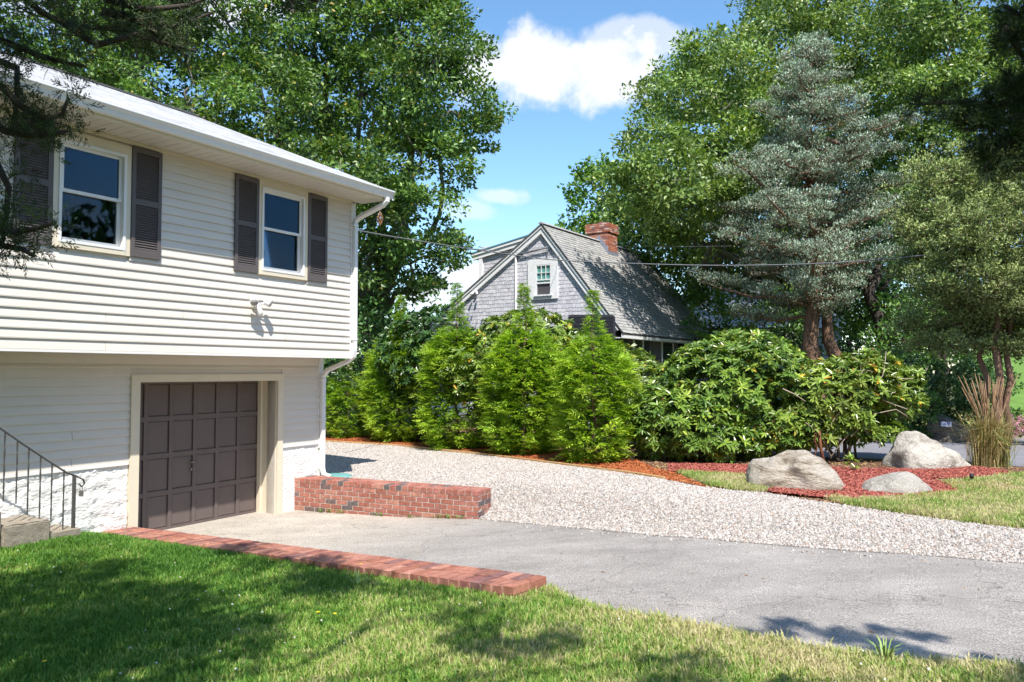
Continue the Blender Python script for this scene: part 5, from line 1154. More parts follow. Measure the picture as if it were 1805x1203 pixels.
def conifer(name, base, Hh, tiers, label, m, bark, seed, r0, trunk_to=.9, n_per=60, L=.07, Wd=.035, pad=.30, two=None, spacing=.36, zflat=.5, cat='tree'):
    """tiers: list of (height, reach left, reach right, reach depth, n limbs)"""
    rng = np.random.default_rng(seed); t = thing(name, base, label, cat); b = np.array(base)
    tops = [(b, b + [0, 0, Hh * trunk_to])] + ([(b + np.array(two[0]), b + np.array(two[1]))] if two else [])
    for (p, q) in tops:
        mb = MB(); branch(mb, p - [0, 0, .1], q, r0, r0 * .15, rng, 9, .02, 12); mb.build('trunk', bark, t)
    Cs = []; Rs = []
    tz = np.array([q[0] for q in tiers][::-1]); nlimb = sum(q[4] for q in tiers)
    for k in range(nlimb):
            a = k * 2.39996 + rng.uniform(-.3, .3); ca, sa = math.cos(a), math.sin(a); z = tz[0] + (tz[-1] - tz[0]) * ((k + .5) / nlimb) ** .95
            rl_, rr_, rd_ = [float(np.interp(z, tz, [q[m_] for q in tiers][::-1])) for m_ in (1, 2, 3)]
            reach = (rr_ if ca > 0 else rl_) * abs(ca) + rd_ * abs(sa); reach *= rng.uniform(.5, 1.28)
            zj = z; p0 = b + [0, 0, zj - .15 * reach]; p1 = b + np.array([ca * reach, sa * reach, zj + rng.uniform(-.16, .16) * reach])
            mb = MB(); pts = branch(mb, p0, p1, .025 + .02 * reach, .012, rng, 6, .05, 5, sag=-.05); mb.build('branch', bark, t)
            nn_ = max(2, int(reach / spacing))
            for j in range(nn_):
                f_ = (j + 1) / nn_; c = p0 + (p1 - p0) * (.25 + .75 * f_)
                for q in range(1 + int(2.2 * (1 - abs(f_ - .7)))):
                    sp = .34 * reach * (.35 + .4 * f_); off = np.array([-sa, ca, 0]) * rng.uniform(-sp, sp) + np.array([0, 0, rng.uniform(-.20, .16)])
                    Cs.append(c + off); s_ = pad * rng.uniform(.65, 1.25) * (1 if f_ < .95 else .8); Rs.append([s_ * 1.15, s_ * 1.15, s_ * zflat])
    V, F, v, w = tuft_pads(rng, np.array(Cs), np.array(Rs), n_per, L, Wd)
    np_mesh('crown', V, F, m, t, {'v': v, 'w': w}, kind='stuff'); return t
kz = 24.5 / FPX
bx_ = atY(1438, 640, 24.5)[0]; tiers = []
for (ypx, l, r) in [(70, 18, 20), (105, 40, 36), (145, 72, 60), (190, 95, 70), (235, 75, 120), (275, 110, 100), (318, 140, 90), (355, 105, 140), (390, 165, 125), (425, 150, 165), (462, 170, 130), (505, 165, 40), (548, 150, 20)]:
    tiers.append((atY(1438, ypx, 24.5)[2] - .55, l * kz, r * kz, (l + r) / 2 * kz * .7, 8))
conifer('blue_cedar', (bx_, 24.5, .55), 13.2, tiers, 'tall silvery blue cedar with a reddish trunk right of the cottage', cedarm, bark_red, 201, .30, n_per=92, L=.10, Wd=.034, pad=.32, two=((.75, .3, 0), (.6, .4, 6.5)), zflat=.6)
# ---- right juniper cluster, several reddish stems
jt = thing('juniper_tree', (atY(1755, 700, 17.5)[0], 17.5, .55), 'olive green juniper with several reddish trunks at the right edge', 'tree')
rng = np.random.default_rng(31); Yj = 17.5
for (x0, x1, y1, r_, yy0) in ((1742, 1732, 520, .085, 17.6), (1757, 1757, 470, .10, 17.3), (1772, 1778, 500, .09, 17.5), (1768, 1745, 430, .07, 17.9)):
    mb = MB(); p0 = atY(x0, 700, yy0); p0[2] = .45; branch(mb, p0, atY(x1, y1, yy0), r_, r_ * .5, rng, 7, .04, 9); mb.build('trunk', bark_red, jt)
jb = [px_blob(*q) for q in [(1690, 330, Yj, 80, 62), (1780, 320, Yj - .5, 80, 66), (1655, 400, Yj, 68, 50), (1735, 410, Yj - 1, 84, 60), (1810, 420, Yj, 80, 80), (1700, 480, Yj - .8, 84, 52), (1635, 470, Yj + .4, 48, 40), (1770, 510, Yj - .6, 80, 56), (1670, 545, Yj + .3, 62, 44), (1625, 575, Yj + .6, 42, 36), (1790, 575, Yj + .2, 60, 40), (1720, 575, Yj + .8, 60, 36), (1840, 520, Yj, 60, 70), (1695, 600, Yj + .3, 60, 30), (1790, 610, Yj + .3, 50, 26)]]
C, O = blob_clumps(rng, jb, 15, .18, -.9, .3, hole=(2.2, -.95)); R = np.ones((len(C), 3)) * rng.uniform(.16, .30, (len(C), 1)) * np.array([1.1, 1.1, .7])
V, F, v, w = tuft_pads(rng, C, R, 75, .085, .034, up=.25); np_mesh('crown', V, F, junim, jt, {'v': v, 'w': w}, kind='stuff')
for (c, r) in jb: mb = MB(); branch(mb, atY(1757, 560, 17.5), c, .05, .015, rng, 6, .10, 5); mb.build('branch', bark_red, jt)
# ---- dark trunk and leafy understory trees between the conifers
def simple_tree(name, base_px, Y, fork_y, blobs, r, m, bark, label, seed, per=5, L=.16, Wd=.09, n_per=22, cr=.35):
    p = atY(*base_px, Y); p[2] = .5; t = thing(name, p, label, 'tree'); C, O, _ = crown('crown', t, blobs, m, per, n_per, cr, L, Wd, seed)
    limbs(t, p, atY(base_px[0] - 4, fork_y, Y), blobs, r, bark, seed, 25, C); return t
simple_tree('understory_tree', (1556, 640), 25.5, 470, [px_blob(1540, 440, 25.5, 70, 60), px_blob(1590, 380, 26, 60, 60), px_blob(1500, 500, 27, 60, 40), px_blob(1600, 520, 27, 60, 50)], .24, darkm, bark_dark, 'dark trunked leafy tree standing between the blue cedar and the juniper', 301)
simple_tree('understory_tree', (1662, 640), 24, 560, [px_blob(1600, 560, 25, 50, 40), px_blob(1580, 610, 24, 60, 40), px_blob(1650, 600, 25, 60, 40), px_blob(1520, 560, 27, 50, 40)], .10, bushm, bark_dark, 'slender sunlit understory tree behind the dark hedge', 302)
simple_tree('understory_tree', (1262, 640), 30, 600, [px_blob(1260, 560, 30, 40, 40), px_blob(1290, 610, 31, 50, 40), px_blob(1240, 520, 31, 30, 30)], .10, maplem, bark_dark, 'bright leafy sapling just past the cottage eave', 303)
simple_tree('understory_tree', (1340, 640), 31, 600, [px_blob(1350, 560, 31, 50, 50), px_blob(1380, 600, 31, 50, 40)], .12, darkm, bark_dark, 'dark sapling in the shade left of the blue cedar trunk', 304)
simple_tree('understory_tree', (1500, 640), 31, 600, [px_blob(1490, 545, 31, 40, 30), px_blob(1520, 620, 31, 50, 20)], .10, darkm, bark_dark, 'thin dark sapling just right of the cedar trunk', 305)
# ---- far woods, one mass
rng = np.random.default_rng(77); wb = []
for x in np.linspace(-34, 44, 30):
    if -3.5 < x < 4: h_ = 1.2
    else: h_ = rng.uniform(3.0, 4.6)
    wb.append((np.array([x, 50 + rng.uniform(-3, 3), h_ * .8]), (2.6, 2.2, h_ * .95)))
C, O = blob_clumps(rng, wb, 2.0, .14, -.5, .1); V, F, v, w = broadleaf(rng, C, O, 20, .6, .34, .2); np_mesh('far_woods', V, F, darkm, None, {'v': v, 'w': w}, kind='stuff', label='dark far woods behind the gardens')

wb = []  # trees out of view, added for the window panes to reflect
for x in np.linspace(-40, 30, 16):
    h_ = rng.uniform(12, 17); wb.append((np.array([x, -34 + rng.uniform(-4, 4), h_ * .7]), (4.0, 3.0, h_ * .8)))
for y in np.linspace(-7, 15, 7): wb.append((np.array([30 + rng.uniform(-2, 2), y, 5.6 + rng.uniform(-1, 1)]), (3.0, 2.6, 4.6 + rng.uniform(-1, 1.2))))
C, O = blob_clumps(rng, wb, .7, .16, -.5, .1); V, F, v, w = broadleaf(rng, C, O, 14, 1.1, .8, .5); np_mesh('far_woods', V, F, darkm, None, {'v': v, 'w': w}, kind='stuff', label='unseen woods behind and beside the view, added for the window reflections')

# ---- arborvitae hedge
def spray_leaves(rng, base, dr, nrm, Ls):
    """flat fern-like sprays: leaflets in opposite pairs along a drooping axis"""
    n = len(base); b = unit(np.cross(dr, nrm)); nn = np.cross(b, dr); Vs = []
    for k, (t, s) in enumerate([(.1, 1), (.1, -1), (.28, 1), (.28, -1), (.46, 1), (.46, -1), (.64, 1), (.64, -1), (.8, 0)]):
        pos = base + dr * (Ls * t)[:, None] - np.array([0, 0, 1]) * (Ls * t * t * .25)[:, None]
        d = unit(dr * (.75 if s else 1) + b * s * .8 + rng.normal(size=(n, 3)) * .12 - np.array([0, 0, .12])); l = Ls * (.50 - .22 * t) * rng.uniform(.8, 1.2, n)
        V, F = leaves(pos, d, nn + rng.normal(size=(n, 3)) * .25, l, l * .24, fold=.06); Vs.append(V.reshape(n, 4, 3))
    V = np.concatenate(Vs, 1).reshape(-1, 3); return V, np.arange(len(V)).reshape(-1, 4), 36
def arborvitae(px, py, ytop, hw_px, label, seed, leader=.2, group='arborvitae planted along the gravel'):
    rng = np.random.default_rng(seed); P = back(px, py, h_site); P = P + np.array([0, .85, 0]); Y = P[1]; Hh = (py - ytop) / FPX * Y; R_ = hw_px * .86 / FPX * Y
    t = thing('arborvitae', P, label, 'shrub', group); mb = MB(); branch(mb, P - [0, 0, .05], P + [0, 0, Hh * .97], .035, .006, rng, 8, .012, 7); mb.build('trunk', bark_red, t)
    prof = lambda q: np.interp(q, [0, .04, .12, .45, .57, .66, .73, .80, .88, 1], [.5, .70, .94, 1.0, .90, .66, .36, .18, .10, .02])
    n = int(3000 * (Hh / 3) * (R_ / .8)); q = rng.random(n) ** 1.15; a = rng.uniform(0, 2 * math.pi, n)
    lump = 1 + .13 * np.sin(a * 3 + seed + q * 5) + .10 * np.sin(a * 7 + q * 22 + seed) + .08 * np.sin(q * 46 + a * 2)
    drop = (q > .70) & (rng.random(n) < .55); q = np.where(drop, q * .6, q); rad = prof(q) * R_ * lump * np.where(rng.random(n) < .3, rng.uniform(.35, .8, n), rng.uniform(.72, .96, n))
    d = np.stack([np.cos(a), np.sin(a), np.zeros(n)], 1); base = P + d * rad[:, None] + np.array([0, 0, 1]) * (q * Hh * .97)[:, None]
    dr = unit(d + np.array([0, 0, 1]) * rng.uniform(-.05, .55, n)[:, None] + rng.normal(size=(n, 3)) * .25); nr = unit(np.array([0, 0, 1.]) + d * .35 + rng.normal(size=(n, 3)) * .3)
    Ls = rng.uniform(.14, .30, n) * np.where(q > .72, .55, 1); V, F, kk = spray_leaves(rng, base, dr, nr, Ls)
    v = np.clip(-.02 + .88 * np.repeat(rad / (prof(q) * R_ + 1e-6), kk) * .8 + rng.normal(size=n * kk) * .12 + np.repeat(rng.normal(size=n) * .14, kk), 0, 1); w = np.repeat(rng.random(n), kk)  # inner sprays darker: shade of the gaps put into the leaf colour
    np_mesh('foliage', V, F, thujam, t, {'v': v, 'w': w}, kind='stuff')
    mb = MB()
    for k in range(16): a_ = rng.uniform(0, 6.28); z = rng.uniform(.1, .75) * Hh; rr = prof(z / Hh) * R_ * .7; branch(mb, P + [0, 0, z * .85], P + np.array([math.cos(a_) * rr, math.sin(a_) * rr, z]), .012, .004, rng, 3, .05, 4)
    mb.build('twigs', bark_red, t, kind='stuff')
arborvitae(600, 777, 628, 46, 'shortest arborvitae, half hidden by the white house corner', 1)
arborvitae(697, 784, 520, 66, 'arborvitae with a thin leader, second along from the white house corner', 2)
arborvitae(800, 798, 498, 68, 'middle arborvitae of the row, leafy to its tip, before the cottage left eave', 3)
arborvitae(925, 808, 500, 78, 'broad arborvitae below the cottage gable window with a wispy tip', 4)
arborvitae(1056, 824, 515, 74, 'arborvitae nearest the boulders, its leader crossing the dark board', 5)

# ---- rhododendrons built of leaf whorls
def whorl(rng, c, ax, n_l=8, L=.115, Wd=.036, open_=.8):
    """leaf quads radiating round axis ax at c (arrays n,3)"""
    n = len(c); t1 = unit(np.cross(ax, rdir(rng, n))); t2 = np.cross(ax, t1); Vs = []
    for k in range(n_l):
        a = 2 * math.pi * k / n_l + rng.uniform(-.25, .25, n); rd_ = t1 * np.cos(a)[:, None] + t2 * np.sin(a)[:, None]
        o_ = rng.uniform(open_ * .65, open_ * 1.2, n)[:, None]; d = unit(rd_ * o_ + ax * rng.uniform(.1, .75, n)[:, None] - np.array([0, 0, .22])); l = L * rng.uniform(.75, 1.25, n)
        V, F = leaves6(c, d, ax + rng.normal(size=(n, 3)) * .2, l, l * (Wd / L), curl=.16); Vs.append(V)
    V = np.concatenate(Vs, 1).reshape(-1, 3); F = (np.arange(n * n_l)[:, None, None] * 6 + np.array([[0, 1, 2, 3], [0, 3, 4, 5]])[None]).reshape(-1, 4); return V, F, n_l * 6
def whorl_piece(name, m, seed, L, Wd):
    r = np.random.default_rng(seed); V, F, k = whorl(r, np.zeros((1, 3)), np.array([[0, 0, 1.]]), 9, L, Wd)
    return np_mesh(name, V, F, m, None, {'v': np.clip(np.repeat(r.uniform(.2, .9) + r.normal(size=len(V) // 6) * .12, 6), 0, 1), 'w': np.full(len(V), r.random())}, link=False)
def rhododendron(name, base, blobs, m, label, seed, per=72, L=.14, Wd=.042, pieces=0, open_wood=False, cat='shrub', inner=.22):
    rng = np.random.default_rng(seed); t = thing(name, base, label, cat); b = np.array(base, float)
    C, O = blob_clumps(rng, blobs, per, .06, -.85, inner, hole=(3.2, -1.05)); ax = unit(O * .75 + np.array([0, 0, .65]) + rng.normal(size=C.shape) * .28)
    keep = C[:, 2] > b[2] + .02; C, ax = C[keep], ax[keep]
    # the whorls that show largest (nearest, on the camera side) are parts of their own, the rest is one part
    cd_ = np.linalg.norm(C - EYE, axis=1) + np.where(np.einsum('ij,ij->i', ax, unit(EYE - C)) > .15, 0, 5); order = np.argsort(cd_); sel = order[:pieces]; rest = order[pieces:]
    ms_ = [whorl_piece('leaf_whorl', m, seed * 10 + k, L, Wd) for k in range(8)] if pieces else []
    for i in sel:
        q = Vector(ax[i]).to_track_quat('Z', 'X') ; e = (q.to_matrix() @ Matrix.Rotation(rng.uniform(0, 6.28), 3, 'Z')).to_euler(); s_ = rng.uniform(.85, 1.2)
        piece('leaf_whorl', ms_[rng.integers(8)], C[i], tuple(e), (s_, s_, s_), t)
    V, F, kk = whorl(rng, C[rest], ax[rest], 9, L, Wd); n = len(rest)
    v = np.clip(np.repeat(rng.uniform(.05, .85, n), kk) + np.repeat(rng.normal(size=n * kk // 6) * .14, 6), 0, 1); np_mesh('foliage', V, F, m, t, {'v': v, 'w': np.repeat(rng.random(n), kk)}, kind='stuff')
    tm_ = twigm if open_wood else bark_dark
    for k in range(6):
        mb = MB(); c = blobs[k % len(blobs)][0] + rng.normal(size=3) * .15; branch(mb, b + rng.normal(size=3) * np.array([.12, .08, 0]), c, .035, .012, rng, 6, .14, 6); mb.build('stem', tm_ if k % 2 else bark_dark, t)
    mb = MB()
    for i in rng.choice(len(C), 90): branch(mb, C[i] - ax[i] * rng.uniform(.2, .4) + np.array([0, 0, -.1]), C[i], .007, .004, rng, 2, .05, 4)
    mb.build('twigs', tm_, t, kind='stuff')
    # spent brown flower heads
    mb = MB()
    for i in rng.choice(len(C), 46, replace=False):
        for q in range(6): d = unit(ax[i] + rng.normal(size=3) * .6); mb.tube([C[i] + ax[i] * .02, C[i] + ax[i] * .03 + d * .045], .0045, 4)
    mb.build('seed_heads', mat('seed_head_brown', (.34, .13, .07), .8, var=.3), t, kind='stuff')
    return t
def gb_(x, y, hf=h_site): P = back(x, y, hf); return P
Y1 = 15.4; B = [px_blob(1300, 690, Y1, 132, 94, 105), px_blob(1205, 742, Y1 - .4, 95, 66, 85), px_blob(1340, 740, Y1 - .2, 100, 66, 90), px_blob(1310, 640, Y1 + .2, 88, 52, 80), px_blob(1232, 680, Y1 + .3, 66, 54, 70), px_blob(1255, 775, Y1 - .7, 90, 36, 60)]
pB = gb_(1290, 806)
rhododendron('rhododendron', (pB[0], Y1, h_site(pB[0], Y1)), B, rhodm, 'biggest rounded glossy rhododendron mound in the middle of the bed', 41, per=78, pieces=260)
Y2 = 18.2; B = [px_blob(930, 618, Y2, 95, 66, 80), px_blob(1010, 650, Y2, 95, 60, 80), px_blob(860, 650, Y2, 85, 62, 80), px_blob(1085, 672, Y2 - .8, 76, 58, 70), px_blob(1150, 712, Y2 - 1.2, 62, 58, 60), px_blob(960, 720, Y2, 120, 60, 80)]
rhododendron('rhododendron', (1.2, Y2, h_site(1.2, Y2)), B, rhodlm, 'long yellow green rhododendron thicket rising behind the arborvitae under the gable', 42, per=60, inner=.15)
Y3 = 20; B = [px_blob(765, 600, Y3, 62, 52, 60), px_blob(720, 625, Y3, 52, 56, 60), px_blob(810, 625, Y3, 46, 46, 60), px_blob(770, 665, Y3, 80, 50, 60)]
rhododendron('rhododendron', (-2.2, Y3, h_site(-2.2, Y3)), B, darkm, 'darker blue green rhododendron left of the cottage, behind the arborvitae tips', 43, per=40, inner=.15)
Y4 = 14.6; B = [px_blob(1450, 700, Y4, 62, 48, 50), px_blob(1510, 680, Y4, 70, 46, 50), px_blob(1420, 740, Y4, 52, 30, 40), px_blob(1500, 735, Y4, 70, 28, 46), px_blob(1565, 700, Y4 + .2, 56, 40, 44), px_blob(1530, 645, Y4, 48, 24, 36), px_blob(1450, 655, Y4 + .2, 34, 18, 30), px_blob(1600, 665, Y4 + .2, 26, 20, 24), px_blob(1440, 775, Y4 - .2, 28, 14, 22), px_blob(1415, 762, Y4, 40, 24, 34), px_blob(1540, 762, Y4, 50, 22, 36)]
pB = gb_(1462, 806); bb4 = (pB[0], Y4, h_site(pB[0], Y4))
r4 = rhododendron('rhododendron', bb4, B, rhodlm, 'open yellowish rhododendron with bare pale twigs between the boulders', 44, per=88, L=.13, Wd=.040, pieces=150, open_wood=True, inner=.3)
rng = np.random.default_rng(9)
for pts in ([(1465, 805), (1450, 775), (1470, 740), (1500, 700), (1515, 665), (1518, 640), (1500, 628)], [(1515, 735), (1512, 700), (1512, 670), (1522, 652), (1560, 660), (1535, 645), (1520, 640)], [(1525, 727), (1532, 705), (1545, 680), (1556, 662), (1560, 640), (1562, 620)], [(1465, 805), (1500, 760), (1515, 750)], [(1500, 770), (1540, 730), (1580, 722), (1600, 735)], [(1555, 705), (1580, 715), (1600, 722)], [(1465, 808), (1456, 780), (1440, 760), (1420, 745)], [(1515, 750), (1540, 775), (1555, 790)], [(1380, 686), (1400, 695), (1420, 708)], [(1560, 660), (1590, 668), (1610, 668)]):
    mb = MB(); n = len(pts); mb.tube([atY(x, y, Y4 - .42 + .1 * math.sin(k * 1.7)) for k, (x, y) in enumerate(pts)], [.013 - .008 * k / n for k in range(n)], 5); mb.build('stem', twigm, r4)
# ---- hedge, bush, hydrangea, ornamental grass
hd = thing('dark_hedge', (atY(1680, 740, 20.5)[0], 20.5, .56), 'dark glossy hedge in shade behind the number rock', 'hedge')
hbz = [px_blob(1640, 690, 20.5, 60, 50), px_blob(1700, 690, 20.3, 60, 52), px_blob(1735, 670, 20.5, 40, 40), px_blob(1590, 665, 21, 50, 46), px_blob(1660, 735, 20.3, 80, 30), px_blob(1735, 735, 20.4, 40, 34)]
C, O, _ = crown('foliage', hd, hbz, darkm, 20, 20, .16, .085, .05, 401); limbs(hd, np.array([atY(1680, 740, 20.5)[0], 20.5, .5]), atY(1680, 735, 20.5), hbz, .06, bark_dark, 3, 20, C, name='stem', trunk='main_stem')
bh2 = thing('round_bush', (atY(1590, 770, 19.2)[0], 19.2, .56), 'small leaved mid green bush behind the tall grey boulder', 'shrub')
hbz = [px_blob(1590, 715, 19.2, 52, 52), px_blob(1560, 735, 19.4, 46, 40), px_blob(1612, 745, 19.1, 34, 30)]
C, O, _ = crown('foliage', bh2, hbz, bushm, 26, 20, .14, .075, .05, 402); limbs(bh2, np.array([atY(1590, 770, 19.2)[0], 19.2, .5]), atY(1590, 750, 19.2), hbz, .04, bark_dark, 3, 14, C, name='stem', trunk='main_stem')
hy = thing('hydrangea', (atY(1795, 770, 18)[0], 18, .56), 'pink flowering hydrangea at the right edge beyond the ornamental grass', 'shrub')
hbz = [px_blob(1798, 755, 18, 26, 24), px_blob(1830, 750, 18, 36, 30)]
C, O, _ = crown('foliage', hy, hbz, bushm, 30, 16, .12, .09, .06, 403); pinkm = leaf_mat('pink_petal', [(0, (.55, .22, .38)), (1, (.75, .45, .62))], transl=.3); rng = np.random.default_rng(8)
for (x, y) in ((1780, 737), (1790, 748), (1800, 739), (1797, 760), (1786, 765), (1806, 752), (1820, 745)):
    c = atY(x, y, 17.6); d = rdir(rng, 90); V, F = leaves(c + d * .075, unit(rng.normal(size=(90, 3))), d, .035, .03); np_mesh('flower_head', V, F, pinkm, hy, {'v': np.repeat(rng.random(90), 4), 'w': np.repeat(rng.random(90), 4)}, kind='stuff')
og = thing('ornamental_grass', gb_(1765, 826), 'tall tan ornamental grass clump with feathery plumes', 'ornamental grass'); Pg = np.array(og.location) + np.array([0, .3, 0]); Yg = Pg[1]
ogm = ramp_rand('tall_grass_blade', [(.42, .32, .12), (.30, .30, .10), (.50, .38, .18), (.20, .26, .07), (.46, .36, .16)], source='v', nscale=9); plm = mat('plume_brown', (.46, .30, .18), .9, .1, var=.3, nscale=20)
V = []; F = []; vs_ = []
for k in range(1100):
    a = rng.uniform(0, 6.28); L = rng.uniform(.5, 1.25); lean = abs(rng.normal()) * .30 + .02; d = np.array([math.cos(a), math.sin(a) , 0]); b = Pg + np.array([rng.normal() * .12, rng.normal() * .10, 0]); s_ = np.array([-d[1], d[0], 0]) * .0045; o = len(V); q1 = b + d * L * lean * .5 + Zv * L * .6; q2 = b + d * L * (lean * 1.6 + (.12 if rng.random() < .4 else 0)) + Zv * L * (1 - lean * .8)
    V += [b - s_, b + s_, q1 + s_, q1 - s_, q2, q2]; F += [(o, o + 1, o + 2, o + 3), (o + 3, o + 2, o + 4, o + 5)]; vs_ += [rng.random()] * 6
np_mesh('blades', np.array(V), np.array(F), ogm, og, {'v': vs_}, kind='stuff')
for k in range(60):
    a = rng.uniform(0, 6.28); L = rng.uniform(1.1, 1.7); ln = rng.uniform(.05, .42); d = np.array([math.cos(a), math.sin(a) * .6, 0]); top_ = Pg + d * L * ln + Zv * L; mid_ = Pg + d * L * ln * .45 + Zv * L * .62
    mb = MB(); mb.tube([Pg + d * .03, mid_, top_ - (top_ - mid_) * .3], .003, 3)
    sg = (top_ - mid_) / 6; mb.tube([mid_ + (top_ - mid_) * q for q in (.35, .5, .7, .9, 1)], [.003, .008, .009, .006, .001], 5); mb.build('plume', plm, og)
# sunlit slope beyond the juniper
def h_slope(x, y): return .56 + max(0, y - 22) * .17
region('grass_slope', [tuple(atY(1745, 700, 22)[:2]), (30, 22), (50, 40), (24, 40)], h_slope, mat('far_grass', (.15, .27, .06), .9, .1, var=.3, nscale=3, bump=.6, bscale=30, coord='World'), step=1.2, kind='structure')
# small plant sprigs in the bed
for (x, y, lab) in ((1500, 818, 'little sprig of young rhododendron leaves beside the rusty post'), (1115, 815, 'thin yellow green seedling in the soil past the last arborvitae'), (1505, 832, 'lower sprig of glossy leaves between the two largest boulders')):
    P = gb_(x, y); r = np.random.default_rng(x + y); c = P + r.normal(size=(5, 3)) * .05 + np.array([0, 0, .12]); V, F, kk = whorl(r, c, unit(np.array([0, 0, 1.]) + r.normal(size=(5, 3)) * .3), 7, .09, .03)
    t = thing('seedling', P, lab, 'plant'); np_mesh('foliage', V, F, rhodlm, t, {'v': np.full(len(V), .6), 'w': np.full(len(V), .8)}, kind='stuff'); mb = MB(); [mb.tube([P, q], .004, 4) for q in c]; mb.build('stem', twigm, t, kind='stuff')

# ---- near juniper on the left: branches hang into the view, crown shades the lawn
nj = thing('near_juniper', (-3.4, -1.2, .58), 'near dark juniper whose branches hang across the upper left', 'tree')
rng = np.random.default_rng(55)
mb = MB(); tp_ = branch(mb, (-3.4, -1.2, .4), (-2.6, .2, 8.0), .2, .08, rng, 9, .02, 12); mb.build('trunk', bark_red, nj)
def twiglets(rng, C, R, n_per, L, m_quads=7):
    """short forking scale-leaf twigs: each a little chain of narrow quads"""
    n = len(C) * n_per; cc = np.repeat(C, n_per, 0); rr = np.repeat(R, n_per); d = rdir(rng, n); base = cc + d * (rr * rng.random(n) ** .5)[:, None] * .8
    dr = unit(d + rng.normal(size=(n, 3)) * .4 + np.array([0, 0, .15])); nr = rdir(rng, n); b = unit(np.cross(dr, nr)); Vs = []; l = L * rng.uniform(.7, 1.3, n)
    for k, (t, s) in enumerate([(0, 0), (.3, 1), (.45, -1), (.6, 1), (.72, -1), (.85, .4)][:m_quads]):
        p = base + dr * (l * t)[:, None]; dd = unit(dr + b * s * .75 + rng.normal(size=(n, 3)) * .15); ll = l * (.42 if s else .9); V, F = leaves(p, dd, nr, ll, ll * (.24 if s else .09), fold=.05); Vs.append(V.reshape(n, 4, 3))
    kk = len(Vs) * 4; V = np.concatenate(Vs, 1).reshape(-1, 3); v = np.clip(np.repeat(rng.random(n), kk), 0, 1); return V, np.arange(len(V)).reshape(-1, 4), v, np.repeat(np.repeat(rng.random(len(C)), n_per), kk)
def near_branch(paths, Y, parent, mt_, r0, spread, dens, tl_=.075, rr_=.06, bark=bark_dark, nper=26):
    C = []; mb = MB()
    for pts in paths:
        W_ = [atY(x, y, Y + dy) for (x, y, dy) in pts]; mb = MB(); n = len(W_); mb.tube(W_, [r0 * (1 - .8 * i / n) for i in range(n)], 6); mb.build('branch', bark, parent)
        for i in range(n - 1):
            L = np.linalg.norm(W_[i + 1] - W_[i])
            for k in range(int(L * dens)):
                f_ = rng.random(); p = W_[i] + (W_[i + 1] - W_[i]) * f_; q = p + unit(rng.normal(size=3) * np.array([1, 1.2, .9])) * rng.uniform(.02, spread); C.append(q)
                if rng.random() < .45: tw_.tube([p, (p + q) / 2 + rng.normal(size=3) * .01, q], [r0 * .14, r0 * .1, r0 * .06], 4)
    return C
tw_ = MB()
Y0 = 3.7
paths = [[(-120, -60, 0), (30, -20, 0), (70, 20, 0), (120, 46, .1), (200, 52, .2), (270, 56, .3), (330, 40, .35), (375, 22, .4)], [(120, 46, 0), (170, 80, 0), (240, 62, .1), (300, 80, .2), (345, 90, .2)], [(-100, 40, 0), (20, 78, 0), (60, 95, 0), (110, 110, 0), (150, 118, .1)], [(140, -40, 0), (190, 0, .1), (260, 18, .2), (330, 10, .3), (380, -10, .4)],
         [(-120, 120, 0), (0, 150, 0), (40, 190, 0), (80, 215, 0), (110, 200, -.1), (120, 175, -.1)], [(-100, 180, 0), (10, 232, 0), (50, 240, 0), (90, 238, -.1), (118, 232, -.1)], [(-100, 210, .1), (-10, 280, 0), (15, 330, 0), (10, 400, 0), (0, 440, 0)], [(-120, 340, 0), (-20, 395, 0), (30, 410, -.1), (70, 402, -.1), (98, 392, -.1)], [(-60, 420, 0), (0, 432, 0), (40, 440, -.1), (60, 452, -.1)], [(-120, 60, .3), (30, 120, .2), (30, 180, .1), (20, 240, .1)],
         [(180, 20, .1), (240, 34, .2), (290, 70, .2), (330, 100, .3)], [(460, -60, .3), (520, -10, .3), (560, 2, .3)]]
dens = [38, 42, 38, 30, 44, 40, 28, 50, 36, 20, 40, 34]
C = []
for p_, de in zip(paths, dens): C += near_branch([p_], Y0, nj, fgjm, .022, .14, de)
C = np.array(C); V, F, v, w = twiglets(rng, C, np.full(len(C), .05), 15, .055); np_mesh('foliage', V, F, fgjm, nj, {'v': v, 'w': w}, kind='stuff'); tw_.build('twigs', bark_dark, nj, kind='stuff')
for p_ in ((-120, -60), (-100, 40), (-120, 120), (-120, 340), (140, -40), (460, -60), (-120, 60), (-60, 420), (-100, 210)):
    e_ = atY(*p_, Y0); s_ = np.array(tp_[min(len(tp_) - 1, max(1, int((e_[2] - .4) / 7.6 * 9)))]); mb = MB(); branch(mb, s_, e_, .05, .022, rng, 5, .03, 6); mb.build('branch', bark_red, nj)
